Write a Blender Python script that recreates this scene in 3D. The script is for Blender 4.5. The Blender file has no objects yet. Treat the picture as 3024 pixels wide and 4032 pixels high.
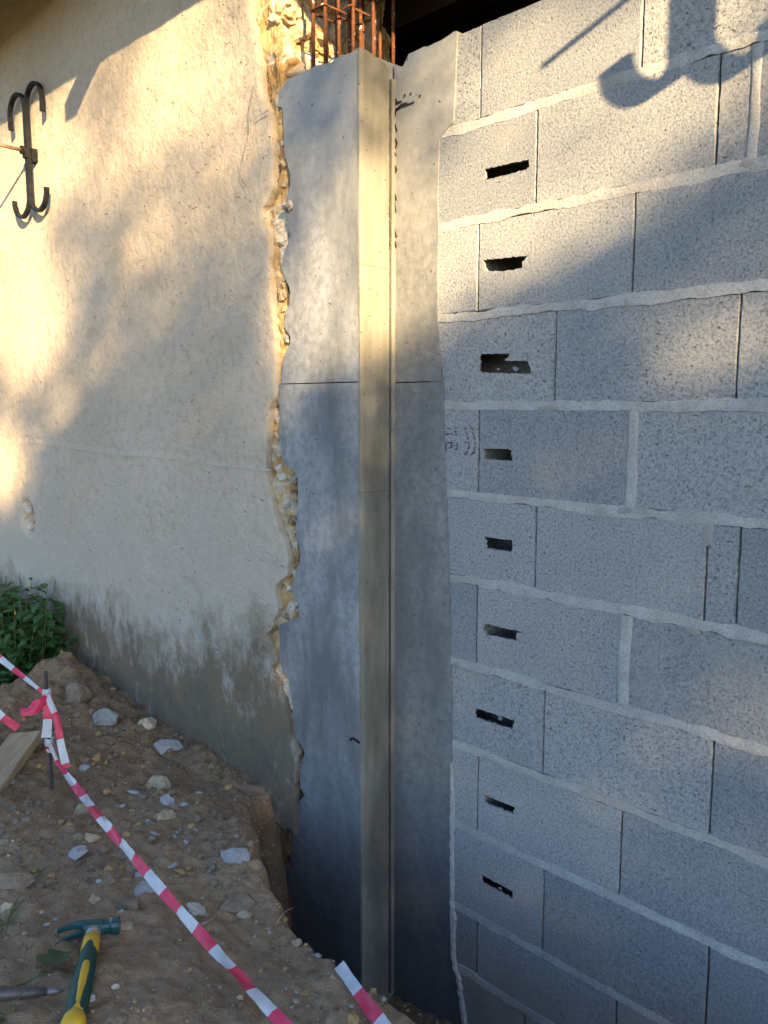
import bpy, bmesh, math, random
from mathutils import Vector, noise, Matrix
R = math.radians
rnd = random.Random(7)
sc = bpy.context.scene
col = sc.collection

# ---------------------------------------------------------------- camera
# world: x runs along the walls to the right, y into the walls, z up (metres)
FPX, CX, CY = 3261.0, 1512.0, 2016.0            # focal length and centre of the photograph in its pixels
CAM = Vector((1.283, -1.961, 1.750))
YAW, PITCH = R(-45.286), R(-7.41)
FW = Vector((math.sin(YAW)*math.cos(PITCH), math.cos(YAW)*math.cos(PITCH), math.sin(PITCH)))
RT = Vector((math.cos(YAW), -math.sin(YAW), 0))
UP = RT.cross(FW)
cd = bpy.data.cameras.new('camera'); cam = bpy.data.objects.new('camera', cd); col.objects.link(cam)
cam.matrix_world = Matrix(((RT.x, UP.x, -FW.x, CAM.x), (RT.y, UP.y, -FW.y, CAM.y), (RT.z, UP.z, -FW.z, CAM.z), (0, 0, 0, 1)))
cd.sensor_fit = 'VERTICAL'; cd.sensor_height = 36.0; cd.lens = 36.0*FPX/4032.0
cd.clip_start = 0.05; cd.clip_end = 2000
sc.camera = cam

# ---------------------------------------------------------------- sky, sun, exposure
SUN_A, SUN_E = R(62), R(18.5)                    # from the wall's normal towards +x ; above the horizon
SUN = Vector((math.sin(SUN_A)*math.cos(SUN_E), -math.cos(SUN_A)*math.cos(SUN_E), math.sin(SUN_E)))
w = bpy.data.worlds.new('World'); sc.world = w; w.use_nodes = True
nt = w.node_tree; nt.nodes.clear()
sky = nt.nodes.new('ShaderNodeTexSky'); sky.sky_type = 'NISHITA'; sky.sun_disc = False
sky.sun_elevation = SUN_E; sky.sun_rotation = math.atan2(SUN.x, SUN.y); sky.ozone_density = 3.4; sky.dust_density = .4
bg = nt.nodes.new('ShaderNodeBackground'); bg.inputs['Strength'].default_value = 0.080
wo = nt.nodes.new('ShaderNodeOutputWorld')
nt.links.new(sky.outputs[0], bg.inputs[0]); nt.links.new(bg.outputs[0], wo.inputs[0])
sl = bpy.data.lights.new('sun', 'SUN'); sl.energy = 5.0; sl.angle = R(0.53); sl.color = (1.0, 0.71, 0.37)
so = bpy.data.objects.new('sun', sl); col.objects.link(so)
so.rotation_euler = SUN.to_track_quat('Z', 'Y').to_euler(); so.location = (8, -6, 9)
sc.view_settings.view_transform = 'Standard'; sc.view_settings.look = 'None'
sc.view_settings.exposure = 2.3; sc.view_settings.gamma = 1.0
try:
    sc.view_settings.use_curve_mapping = False
except Exception:
    pass

# ---------------------------------------------------------------- pixel helpers (a pixel gives a direction; the surface gives the distance)
def ray(px, py): return FW + RT*((px-CX)/FPX) - UP*((py-CY)/FPX)
def on_y(px, py, y): d = ray(px, py); return CAM + d*((y-CAM.y)/d.y)
def on_x(px, py, x): d = ray(px, py); return CAM + d*((x-CAM.x)/d.x)
def on_z(px, py, z): d = ray(px, py); return CAM + d*((z-CAM.z)/d.z)
def lerp(a, b, t): return a+(b-a)*t
def sstep(a, b, t):
    t = max(0.0, min(1.0, (t-a)/(b-a))); return t*t*(3-2*t)
def table(pts, t):                                # piecewise linear y(t), pts sorted by t
    if t <= pts[0][0]: return pts[0][1]
    for (a, b), (c, d) in zip(pts, pts[1:]):
        if t <= c: return lerp(b, d, (t-a)/(c-a+1e-9))
    return pts[-1][1]
def n3(x, y, z): return noise.noise(Vector((x, y, z)))
def fbm(x, y, z, o=4): return noise.fractal(Vector((x, y, z)), 1.0, 2.0, o)

# ---------------------------------------------------------------- object helpers
def obj(name, verts, faces, m=None, parent=None, smooth=False, label=None, cat=None, group=None, kind=None):
    me = bpy.data.meshes.new(name); me.from_pydata([tuple(v) for v in verts], [], faces); me.update()
    return obj_me(name, me, m, parent, smooth, label, cat, group, kind)
def obj_me(name, me, m=None, parent=None, smooth=False, label=None, cat=None, group=None, kind=None):
    if smooth:
        me.polygons.foreach_set('use_smooth', [True]*len(me.polygons))
    o = bpy.data.objects.new(name, me); col.objects.link(o)
    if m is not None and not me.materials: me.materials.append(m)
    if parent is not None: o.parent = parent
    tag(o, label, cat, group, kind); return o
def obj_bm(name, bm, *a, **k):
    me = bpy.data.meshes.new(name); bm.to_mesh(me); bm.free(); return obj_me(name, me, *a, **k)
def tag(o, label=None, cat=None, group=None, kind=None):
    if label: o['label'] = label
    if cat: o['category'] = cat
    if group: o['group'] = group
    if kind: o['kind'] = kind
    return o
def thing(name, label, cat, loc=(0, 0, 0), group=None):
    o = bpy.data.objects.new(name, None); col.objects.link(o); o.location = loc; o.empty_display_size = .1
    return tag(o, label, cat, group)
def part(name, parent, verts, faces, m, smooth=False, label=None, kind=None):   # verts in world space; moved into the parent's frame
    L = parent.matrix_world.translation if False else Vector(parent.location)
    if parent.parent: L = L + Vector(parent.parent.location)
    return obj(name, [Vector(v)-L for v in verts], faces, m, parent, smooth, label, kind=kind)

def tube(pts, r, n=8, cap=True, squash=None):
    pts = [Vector(p) for p in pts]; V = []; F = []
    up = Vector((0, 0, 1)); prev = None
    for i, p in enumerate(pts):
        t = (pts[min(i+1, len(pts)-1)]-pts[max(i-1, 0)]).normalized()
        if prev is None:
            a = up if abs(t.z) < .9 else Vector((1, 0, 0))
            u = t.cross(a).normalized()
        else:
            u = (prev-t*prev.dot(t)).normalized()
        prev = u; v = t.cross(u)
        rr = r[i] if isinstance(r, (list, tuple)) else r
        for k in range(n):
            a = 2*math.pi*k/n; V.append(p+u*math.cos(a)*rr+v*math.sin(a)*rr)
    for i in range(len(pts)-1):
        for k in range(n):
            a = i*n+k; b = i*n+(k+1) % n; F.append((a, b, b+n, a+n))
    if cap:
        F.append(tuple(reversed(range(n)))); F.append(tuple(range((len(pts)-1)*n, len(pts)*n)))
    return V, F
def strap(pts, wid, dep, nrm):                     # flat bar: in-plane width wid, depth dep along nrm
    pts = [Vector(p) for p in pts]; nrm = Vector(nrm).normalized(); V = []; F = []
    for i, p in enumerate(pts):
        t = (pts[min(i+1, len(pts)-1)]-pts[max(i-1, 0)]).normalized()
        s = t.cross(nrm).normalized(); ww = wid[i] if isinstance(wid, list) else wid
        for a, b in ((-1, -1), (1, -1), (1, 1), (-1, 1)):
            V.append(p+s*a*ww/2+nrm*b*dep/2)
    for i in range(len(pts)-1):
        for k in range(4):
            a = 4*i+k; b = 4*i+(k+1) % 4; F.append((a, b, b+4, a+4))
    F.append((3, 2, 1, 0)); n = 4*(len(pts)-1); F.append((n, n+1, n+2, n+3))
    return V, F
def box(c, s, rot=None):
    V = []
    for x in (-1, 1):
        for y in (-1, 1):
            for z in (-1, 1):
                v = Vector((x*s[0]/2, y*s[1]/2, z*s[2]/2))
                if rot is not None: v = rot @ v
                V.append(Vector(c)+v)
    return V, [(0, 1, 3, 2), (4, 6, 7, 5), (0, 4, 5, 1), (2, 3, 7, 6), (0, 2, 6, 4), (1, 5, 7, 3)]
def join(*vf):
    V = []; F = []
    for v, f in vf:
        o = len(V); V += list(v); F += [tuple(i+o for i in q) for q in f]
    return V, F
def catmull(pts, n=6):
    P = [Vector(p) for p in pts]; P = [P[0]*2-P[1]]+P+[P[-1]*2-P[-2]]; out = []
    for i in range(1, len(P)-2):
        for k in range(n):
            t = k/n; a, b, c, d = P[i-1:i+3]
            out.append(.5*((2*b)+(c-a)*t+(2*a-5*b+4*c-d)*t*t+(3*b-a-3*c+d)*t**3))
    out.append(P[-2]); return out
def rock(r, sx, sy, sz, seed, rough=.35, sub=2, facets=True):
    bm = bmesh.new(); bmesh.ops.create_icosphere(bm, subdivisions=sub, radius=1.0)
    q = random.Random(seed)
    planes = [(Vector((q.gauss(0, 1), q.gauss(0, 1), q.gauss(0, 1))).normalized(), q.uniform(.55, .9)) for _ in range(9 if facets else 0)]
    for v in bm.verts:
        c = v.co.copy()
        c *= 1+rough*n3(c.x*1.2+seed*3.1, c.y*1.2, c.z*1.2)
        for pn, pd in planes:
            e = c.dot(pn)-pd
            if e > 0: c -= pn*e*.92
        c *= 1+rough*.28*n3(c.x*4+seed, c.y*4, c.z*4)+rough*.16*n3(c.x*9+seed, c.y*9, c.z*9)
        v.co = Vector((c.x*sx, c.y*sy, c.z*sz))*r
    me = bpy.data.meshes.new('rock'); bm.to_mesh(me); bm.free(); return me

# ---------------------------------------------------------------- materials
class NT:
    def __init__(s, name):
        s.m = bpy.data.materials.new(name); s.m.use_nodes = True; s.t = s.m.node_tree; s.t.nodes.clear()
        s.out = s.N('ShaderNodeOutputMaterial'); s.b = s.N('ShaderNodeBsdfPrincipled'); s.L(s.b.outputs[0], s.out.inputs[0])
        s.co = s.N('ShaderNodeTexCoord'); s.P = s.co.outputs['Object']
    def N(s, t, **k):
        n = s.t.nodes.new(t)
        for a, v in k.items(): setattr(n, a, v)
        return n
    def L(s, a, b): s.t.links.new(a, b)
    def S(s, sock, v):
        if hasattr(v, 'is_output') or isinstance(v, bpy.types.NodeSocket): s.L(v, sock)
        else: sock.default_value = v
    def geo(s): s.P = s.N('ShaderNodeNewGeometry').outputs['Position']; return s
    def map(s, scale=(1, 1, 1), p=None):
        n = s.N('ShaderNodeMapping'); n.inputs['Scale'].default_value = scale; s.L(p or s.P, n.inputs['Vector']); return n.outputs[0]
    def noise(s, sc, det=4, rough=.55, p=None, dist=0):
        n = s.N('ShaderNodeTexNoise'); n.inputs['Scale'].default_value = sc; n.inputs['Detail'].default_value = det
        n.inputs['Roughness'].default_value = rough; n.inputs['Distortion'].default_value = dist
        s.L(p or s.P, n.inputs['Vector']); return n.outputs[0]
    def voro(s, sc, p=None, feat='F1', out=0, rnd=1.0):
        n = s.N('ShaderNodeTexVoronoi', feature=feat); n.inputs['Scale'].default_value = sc
        n.inputs['Randomness'].default_value = rnd
        s.L(p or s.P, n.inputs['Vector']); return n.outputs[out]
    def ramp(s, f, stops):
        n = s.N('ShaderNodeValToRGB'); e = n.color_ramp.elements
        while len(e) < len(stops): e.new(.5)
        for a, (p, c) in zip(e, stops):
            a.position = p; a.color = (c, c, c, 1) if isinstance(c, (int, float)) else (*c, 1)
        s.L(f, n.inputs[0]); return n.outputs[0]
    def mix(s, f, a, b, mode='MIX'):
        n = s.N('ShaderNodeMix', data_type='RGBA', blend_type=mode)
        s.S(n.inputs[0], f)
        for sk, v in ((n.inputs[6], a), (n.inputs[7], b)):
            if isinstance(v, tuple): sk.default_value = (*v, 1) if len(v) == 3 else v
            else: s.L(v, sk)
        return n.outputs[2]
    def math(s, op, a, b=0.0, c=None):
        n = s.N('ShaderNodeMath', operation=op); s.S(n.inputs[0], a); s.S(n.inputs[1], b)
        if c is not None: s.S(n.inputs[2], c)
        return n.outputs[0]
    def xyz(s, i, p=None):
        n = s.N('ShaderNodeSeparateXYZ'); s.L(p or s.P, n.inputs[0]); return n.outputs[i]
    def rand(s): return s.N('ShaderNodeObjectInfo').outputs['Random']
    def maprange(s, v, a, b, c=0.0, d=1.0):
        n = s.N('ShaderNodeMapRange'); s.S(n.inputs[0], v)
        for i, x in enumerate((a, b, c, d)): n.inputs[i+1].default_value = x
        return n.outputs[0]
    def bump(s, h, strength=.5, dist=.002, prev=None):
        n = s.N('ShaderNodeBump'); n.inputs['Strength'].default_value = strength; n.inputs['Distance'].default_value = dist
        s.L(h, n.inputs['Height'])
        if prev is not None: s.L(prev, n.inputs['Normal'])
        return n.outputs[0]
    def fin(s, c, rough=.9, bump=None, metal=0.0, spec=.3, **kw):
        if isinstance(c, tuple): s.b.inputs['Base Color'].default_value = (*c, 1)
        else: s.L(c, s.b.inputs['Base Color'])
        s.S(s.b.inputs['Roughness'], rough); s.b.inputs['Metallic'].default_value = metal
        s.b.inputs['Specular IOR Level'].default_value = spec
        if bump is not None: s.L(bump, s.b.inputs['Normal'])
        return s.m

M = {}
def build_materials():
    # concrete block: coarse open aggregate
    s = NT('block_concrete').geo()
    rv = s.rand()
    big = s.noise(4.0, 6, .62); gr = s.noise(140, 6, .76); g2 = s.noise(110, 1.5, .5)
    c = s.mix(s.ramp(big, [(.3, 0), (.7, 1)]), (.27, .288, .308), (.37, .376, .376))
    c = s.mix(s.maprange(rv, 0, .5, .6, 0), c, (.19, .212, .243))
    c = s.mix(s.maprange(rv, .5, 1, 0, .5), c, (.41, .41, .40))
    c = s.mix(s.ramp(gr, [(.37, .8), (.53, 0)]), c, (.135, .142, .152))
    c = s.mix(s.ramp(gr, [(.53, 0), (.70, .5)]), c, (.46, .46, .45))
    pit = s.ramp(g2, [(.27, .8), (.35, 0)])
    c = s.mix(pit, c, (.11, .112, .115))
    h = s.math('ADD', gr, s.math('MULTIPLY', pit, -.8))
    c = s.mix(s.math('MULTIPLY', s.maprange(s.xyz(2), .45, -.15, 0, .8), s.ramp(s.noise(4, 5, .6), [(.35, .2), (.6, 1)])), c, (.225, .195, .16))   # mud splashed up the lowest courses
    st = s.ramp(s.noise(2.3, 4, .6), [(.56, 0), (.7, .4)])
    c = s.mix(st, c, (.42, .39, .33))
    M['block'] = s.fin(c, .95, s.bump(h, .9, .004), spec=.15)
    # mortar
    s = NT('mortar').geo()
    c = s.mix(s.ramp(s.noise(14, 5, .6), [(.32, 0), (.68, 1)]), (.34, .335, .32), (.50, .50, .49))
    c = s.mix(s.ramp(s.noise(3.5, 4, .6), [(.5, 0), (.66, .6)]), c, (.28, .265, .235))
    c = s.mix(s.ramp(s.noise(160, 3, .6), [(.35, .5), (.55, 0)]), c, (.22, .21, .19))
    M['mortar'] = s.fin(c, .95, s.bump(s.noise(90, 5, .7), .9, .004), spec=.15)
    s = NT('mortar_smear').geo(); M['smear'] = s.fin(s.mix(s.noise(30, 4), (.25, .24, .22), (.35, .34, .32)), .95, s.bump(s.noise(140, 4, .65), .6, .003), spec=.15)
    # fair-faced cast concrete of the column
    def cast(name, a, b, dark, lowdark):
        s = NT(name).geo()
        st = s.noise(3.0, 5, .62, s.map((1.6, 1.6, .55)))
        c = s.mix(s.ramp(st, [(.38, 0), (.60, 1)]), a, b)
        c = s.mix(s.ramp(s.noise(38, 4, .65), [(.36, .55), (.58, 0)]), c, dark)
        c = s.mix(s.ramp(s.noise(120, 2, .5), [(.64, 0), (.76, .25)]), c, (.42, .42, .42))
        c = s.mix(s.ramp(s.noise(1.3, 3, .5, s.map((3, 3, .5))), [(.5, 0), (.72, .6)]), c, lowdark)
        z = s.xyz(2)
        c = s.mix(s.maprange(z, .75, -.1, 0, .75), c, (.075, .077, .08))         # darker towards the foot of the column
        c = s.mix(s.math('MULTIPLY', s.maprange(z, 2.25, 2.75, 0, .5), s.ramp(s.noise(6, 4, .6), [(.25, .3), (.6, 1)])), c, (.43, .43, .41))   # dry laitance at the top
        pit = s.ramp(s.noise(75, 1, .4), [(.215, 1), (.255, 0)])
        c = s.mix(pit, c, (.08, .08, .08))
        scr = s.ramp(s.noise(9, 4, .6, s.map((1, 1, 9))), [(.60, 0), (.70, .12)])
        c = s.mix(scr, c, (.34, .35, .36))
        h = s.math('ADD', s.noise(70, 6, .68), s.math('MULTIPLY', pit, -1.5))
        return s.fin(c, s.ramp(s.noise(8, 3), [(.3, .55), (.7, .85)]), s.bump(h, .55, .0022), spec=.35)
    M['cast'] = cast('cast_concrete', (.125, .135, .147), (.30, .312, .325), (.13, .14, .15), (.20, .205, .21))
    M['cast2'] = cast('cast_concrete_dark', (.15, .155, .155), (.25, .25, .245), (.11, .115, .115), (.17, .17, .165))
    # tan-grey return face
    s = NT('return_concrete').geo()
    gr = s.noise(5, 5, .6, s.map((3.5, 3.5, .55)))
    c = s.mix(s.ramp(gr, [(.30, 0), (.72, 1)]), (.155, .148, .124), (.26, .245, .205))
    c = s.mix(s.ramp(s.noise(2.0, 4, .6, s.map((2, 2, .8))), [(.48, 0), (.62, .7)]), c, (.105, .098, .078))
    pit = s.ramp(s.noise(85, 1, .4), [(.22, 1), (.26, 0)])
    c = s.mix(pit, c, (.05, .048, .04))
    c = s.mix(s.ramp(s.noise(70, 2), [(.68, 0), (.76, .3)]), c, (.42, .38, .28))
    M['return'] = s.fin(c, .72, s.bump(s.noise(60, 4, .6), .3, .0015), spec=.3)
    # old lime render, damp stains towards the ground
    s = NT('lime_render').geo()
    c = s.mix(s.ramp(s.noise(1.7, 6, .6), [(.3, 0), (.7, 1)]), (.44, .375, .295), (.545, .48, .395))
    c = s.mix(s.ramp(s.noise(28, 5, .65), [(.3, .6), (.52, 0)]), c, (.36, .30, .215))
    z = s.xyz(2)
    bl = s.noise(4, 6, .68, s.map((1, 1, .8)))
    low = s.math('ADD', s.math('ADD', s.maprange(z, 1.18, .45, -.28, .52), s.maprange(s.xyz(0), -2.6, -1.2, -.10, .10)), bl)
    c = s.mix(s.ramp(s.math('ADD', s.maprange(z, 1.7, .95, -.35, .28), s.noise(4.2, 5, .6)), [(.42, 0), (.62, .75)]), c, (.47, .425, .36))   # bleached band
    c = s.mix(s.ramp(low, [(.53, 0), (.80, .9)]), c, (.155, .122, .08))
    c = s.mix(s.ramp(s.math('ADD', s.maprange(z, 1.25, .5, -.25, .06), s.noise(9, 6, .72, s.map((1, 1, .6)))), [(.50, 0), (.66, .7)]), c, (.13, .125, .10))
    c = s.mix(s.ramp(s.math('ADD', s.math('ADD', s.maprange(z, 1.25, .8, -.3, .08), s.maprange(z, .8, .5, 0, -.10)), s.noise(8, 6, .75, s.map((1, 1, .55)))), [(.53, 0), (.68, .65)]), c, (.48, .47, .43))
    pit = s.ramp(s.noise(55, 2, .5, s.map((.6, .6, 1.5))), [(.22, 1), (.31, 0)])
    c = s.mix(s.math('MULTIPLY', pit, .45), c, (.20, .16, .11))
    h = s.math('ADD', s.noise(45, 6, .7), s.math('MULTIPLY', pit, -.8))
    h = s.math('ADD', h, s.math('MULTIPLY', s.noise(13, 4, .6), 1.2))
    M['render'] = s.fin(c, .95, s.bump(h, .9, .009), spec=.1)
    s = NT('lime_ridge').geo(); M['lime'] = s.fin(s.mix(s.noise(40, 4), (.40, .36, .29), (.50, .46, .385)), .95, s.bump(s.noise(120, 4), .5, .002), spec=.1)
    # rubble core / stones
    s = NT('rubble').geo()
    c = s.mix(s.ramp(s.noise(16, 5, .65), [(.35, 0), (.65, 1)]), (.46, .29, .12), (.60, .46, .26))
    c = s.mix(s.ramp(s.voro(22, out=0), [(.1, .0), (.6, .5)]), c, (.34, .22, .10))
    c = s.mix(s.ramp(s.noise(9, 4), [(.50, 0), (.62, .85)]), c, (.56, .53, .47))
    M['rubble'] = s.fin(c, .95, s.bump(s.noise(60, 6, .7), .9, .008), spec=.1)
    def stone(name, a, b, d, sc=40):
        s = NT(name); rv = s.rand()
        p = s.N('ShaderNodeVectorMath', operation='ADD'); s.L(s.P, p.inputs[0])
        cb = s.N('ShaderNodeCombineXYZ'); s.L(s.math('MULTIPLY', rv, 37.0), cb.inputs[0]); s.L(cb.outputs[0], p.inputs[1]); q = p.outputs[0]
        c = s.mix(s.ramp(s.noise(sc, 5, .65, q), [(.32, 0), (.68, 1)]), a, b)
        c = s.mix(s.ramp(s.noise(sc*.45, 4, .6, q), [(.5, 0), (.68, .75)]), c, d)
        c = s.mix(s.maprange(rv, 0, 1, 0, .35), c, d)
        return s.fin(c, .92, s.bump(s.noise(sc*3, 5, .65, q), .7, .004), spec=.2)
    M['st_tan'] = stone('stone_tan', (.38, .29, .17), (.60, .51, .36), (.30, .21, .12))
    M['st_white'] = stone('stone_white', (.46, .44, .39), (.62, .60, .54), (.42, .35, .24))
    M['st_brown'] = stone('stone_brown', (.20, .15, .10), (.33, .26, .185), (.18, .13, .085))
    M['st_grey'] = stone('stone_grey', (.27, .26, .245), (.43, .42, .39), (.20, .16, .12))
    M['st_ochre'] = stone('stone_ochre', (.36, .22, .08), (.52, .36, .17), (.25, .16, .08))
    M['chip'] = stone('concrete_chip', (.32, .32, .325), (.48, .48, .48), (.30, .27, .23), 60)
    # soil
    s = NT('soil').geo()
    c = s.mix(s.ramp(s.noise(2.6, 6, .62), [(.32, 0), (.68, 1)]), (.28, .19, .115), (.44, .315, .20))
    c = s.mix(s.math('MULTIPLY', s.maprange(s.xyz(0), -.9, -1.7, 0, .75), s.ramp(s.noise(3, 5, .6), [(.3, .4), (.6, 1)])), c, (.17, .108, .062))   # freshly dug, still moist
    c = s.mix(s.maprange(s.xyz(2), .30, .18, 0, .8), c, (.12, .078, .047))   # darker below ground level
    c = s.mix(s.ramp(s.noise(6, 5, .6), [(.52, 0), (.68, .55)]), c, (.35, .235, .125))
    c = s.mix(s.ramp(s.noise(26, 5, .7), [(.30, .6), (.50, 0)]), c, (.175, .118, .072))
    c = s.mix(s.ramp(s.voro(75, out=0), [(.12, .55), (.24, 0)]), c, (.40, .31, .20))
    c = s.mix(s.ramp(s.noise(140, 3, .6), [(.6, 0), (.72, .6)]), c, (.42, .34, .24))
    h = s.math('ADD', s.noise(42, 6, .7), s.math('MULTIPLY', s.noise(150, 3, .6), .4))
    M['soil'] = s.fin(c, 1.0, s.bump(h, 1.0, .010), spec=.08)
    # iron
    s = NT('black_iron'); c = s.mix(s.ramp(s.noise(30, 4), [(.45, 0), (.7, 1)]), (.006, .0065, .008), (.018, .016, .016))
    M['iron'] = s.fin(c, .55, s.bump(s.noise(90, 3), .3, .001), spec=.15)
    s = NT('rust'); c = s.mix(s.ramp(s.noise(60, 5, .7), [(.35, 0), (.65, 1)]), (.065, .025, .014), (.165, .066, .032))
    c = s.mix(s.ramp(s.noise(35, 2), [(.66, 0), (.7, 1)]), c, (.45, .42, .38))
    M['rust'] = s.fin(c, .9, s.bump(s.noise(150, 3), .6, .002), spec=.2)
    s = NT('zinc_rod'); M['rod'] = s.fin(s.mix(s.ramp(s.noise(40, 4), [(.4, 0), (.7, 1)]), (.42, .37, .30), (.30, .17, .10)), .45, metal=.6)
    s = NT('stake_steel'); M['stake'] = s.fin(s.mix(s.noise(30, 3), (.03, .032, .036), (.075, .065, .06)), .7)
    s = NT('chisel_steel'); M['steel'] = s.fin(s.mix(s.ramp(s.noise(25, 4), [(.4, 0), (.7, 1)]), (.10, .09, .09), (.17, .14, .125)), .45, s.bump(s.noise(60, 3), .3, .001), metal=.4)
    # timber
    s = NT('plank_wood'); g = s.noise(6, 5, .6, s.map((1.0, 14, 14)))
    c = s.mix(s.ramp(g, [(.3, 0), (.7, 1)]), (.33, .235, .14), (.50, .39, .25)); c = s.mix(s.ramp(s.noise(5, 4), [(.5, 0), (.75, .6)]), c, (.26, .20, .14))
    M['plank'] = s.fin(c, .85, s.bump(g, .4, .002), spec=.2)
    s = NT('old_timber'); g = s.noise(5, 5, .6, s.map((12, 1, 12)))
    M['timber'] = s.fin(s.mix(g, (.06, .042, .028), (.14, .10, .065)), .9, s.bump(g, .5, .004), spec=.15)
    s = NT('roof_tile'); M['tile'] = s.fin(s.mix(s.noise(9, 5), (.26, .10, .055), (.42, .21, .12)), .9, spec=.15)
    s = NT('inner_plaster').geo(); M['inner'] = s.fin(s.mix(s.noise(3, 5), (.14, .115, .085), (.22, .185, .14)), .95, s.bump(s.noise(20, 5), .5, .006), spec=.1)
    # tape
    for nm, ca, cb in (('tape_white', (.74, .76, .80), (.62, .64, .68)), ('tape_red', (.86, .06, .15), (.72, .04, .09))):
        s = NT(nm); c = s.mix(s.ramp(s.noise(18, 3), [(.4, 0), (.7, 1)]), ca, cb)
        m = s.fin(c, .35, s.bump(s.noise(30, 3), .25, .002), spec=.5)
        tr = s.N('ShaderNodeBsdfTranslucent'); s.L(c, tr.inputs[0]); mx = s.N('ShaderNodeMixShader'); mx.inputs[0].default_value = .3
        s.L(s.b.outputs[0], mx.inputs[1]); s.L(tr.outputs[0], mx.inputs[2]); s.L(mx.outputs[0], s.out.inputs[0]); M[nm] = m
    # leaves
    def leaf(name, a, b):
        s = NT(name).geo(); c = s.mix(s.ramp(s.noise(14, 3), [(.3, 0), (.7, 1)]), a, b)
        m = s.fin(c, .5, spec=.35)
        tr = s.N('ShaderNodeBsdfTranslucent'); s.L(c, tr.inputs[0]); mx = s.N('ShaderNodeMixShader'); mx.inputs[0].default_value = .3
        s.L(s.b.outputs[0], mx.inputs[1]); s.L(tr.outputs[0], mx.inputs[2]); s.L(mx.outputs[0], s.out.inputs[0]); return m
    M['leaf'] = leaf('weed_leaf', (.035, .095, .025), (.085, .175, .048))
    M['leaf2'] = leaf('tree_leaf', (.035, .075, .02), (.06, .11, .03))
    M['leaf_dry'] = leaf('fallen_leaf', (.055, .10, .04), (.09, .13, .055))
    M['grass'] = leaf('grass_blade', (.06, .10, .02), (.11, .14, .035))
    s = NT('petal'); M['petal'] = s.fin((.75, .50, .02), .6)
    s = NT('stem'); M['stem'] = s.fin(s.mix(s.noise(20, 3), (.10, .13, .04), (.16, .17, .06)), .7)
    s = NT('bark'); M['bark'] = s.fin(s.mix(s.noise(12, 5, .6, s.map((3, 3, .5))), (.06, .045, .03), (.15, .12, .09)), .95, s.bump(s.noise(12, 5, .6, s.map((3, 3, .5))), .8, .02))
    # hammer
    s = NT('hammer_paint'); c = s.mix(s.ramp(s.noise(55, 4, .6), [(.55, 0), (.68, .6)]), (.010, .060, .062), (.05, .13, .15)); M['hpaint'] = s.fin(c, .4, s.bump(s.noise(80, 3), .2, .001), spec=.5)
    s = NT('green_rubber'); M['hgreen'] = s.fin(s.mix(s.noise(60, 3), (.008, .05, .04), (.018, .075, .055)), .6)
    s = NT('yellow_plastic'); M['hyellow'] = s.fin(s.mix(s.ramp(s.noise(40, 4), [(.5, 0), (.75, .6)]), (.66, .38, .02), (.40, .27, .09)), .5)
    s = NT('ferrule'); M['ferrule'] = s.fin((.42, .42, .43), .38, metal=.7)
    s = NT('worn_steel'); M['worn'] = s.fin(s.mix(s.noise(50, 3), (.30, .30, .31), (.14, .12, .11)), .45, metal=.6)
    # marks
    s = NT('black_crayon'); M['crayon'] = s.fin((.025, .025, .027), .8)
    s = NT('violet_ink').geo(); M['ink'] = s.fin(s.mix(s.ramp(s.noise(120, 3), [(.42, 0), (.6, 1)]), (.05, .045, .08), (.20, .20, .24)), .9)
    s = NT('pencil').geo(); M['pencil'] = s.fin(s.mix(s.ramp(s.noise(40, 3), [(.42, 0), (.6, 1)]), (.16, .14, .14), (.40, .34, .26)), .9)
    s = NT('ground_far').geo()
    c = s.mix(s.ramp(s.noise(.7, 6), [(.35, 0), (.65, 1)]), (.13, .095, .055), (.10, .115, .045)); M['ground'] = s.fin(c, 1.0, spec=.05)
build_materials()

# ================================================================ LARGE STRUCTURE
WALL_Y, COL_Y, STEP_X = -.172, -.150, -.661       # face of the render, face of the column, x of the return
TOP = 2.818

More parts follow.
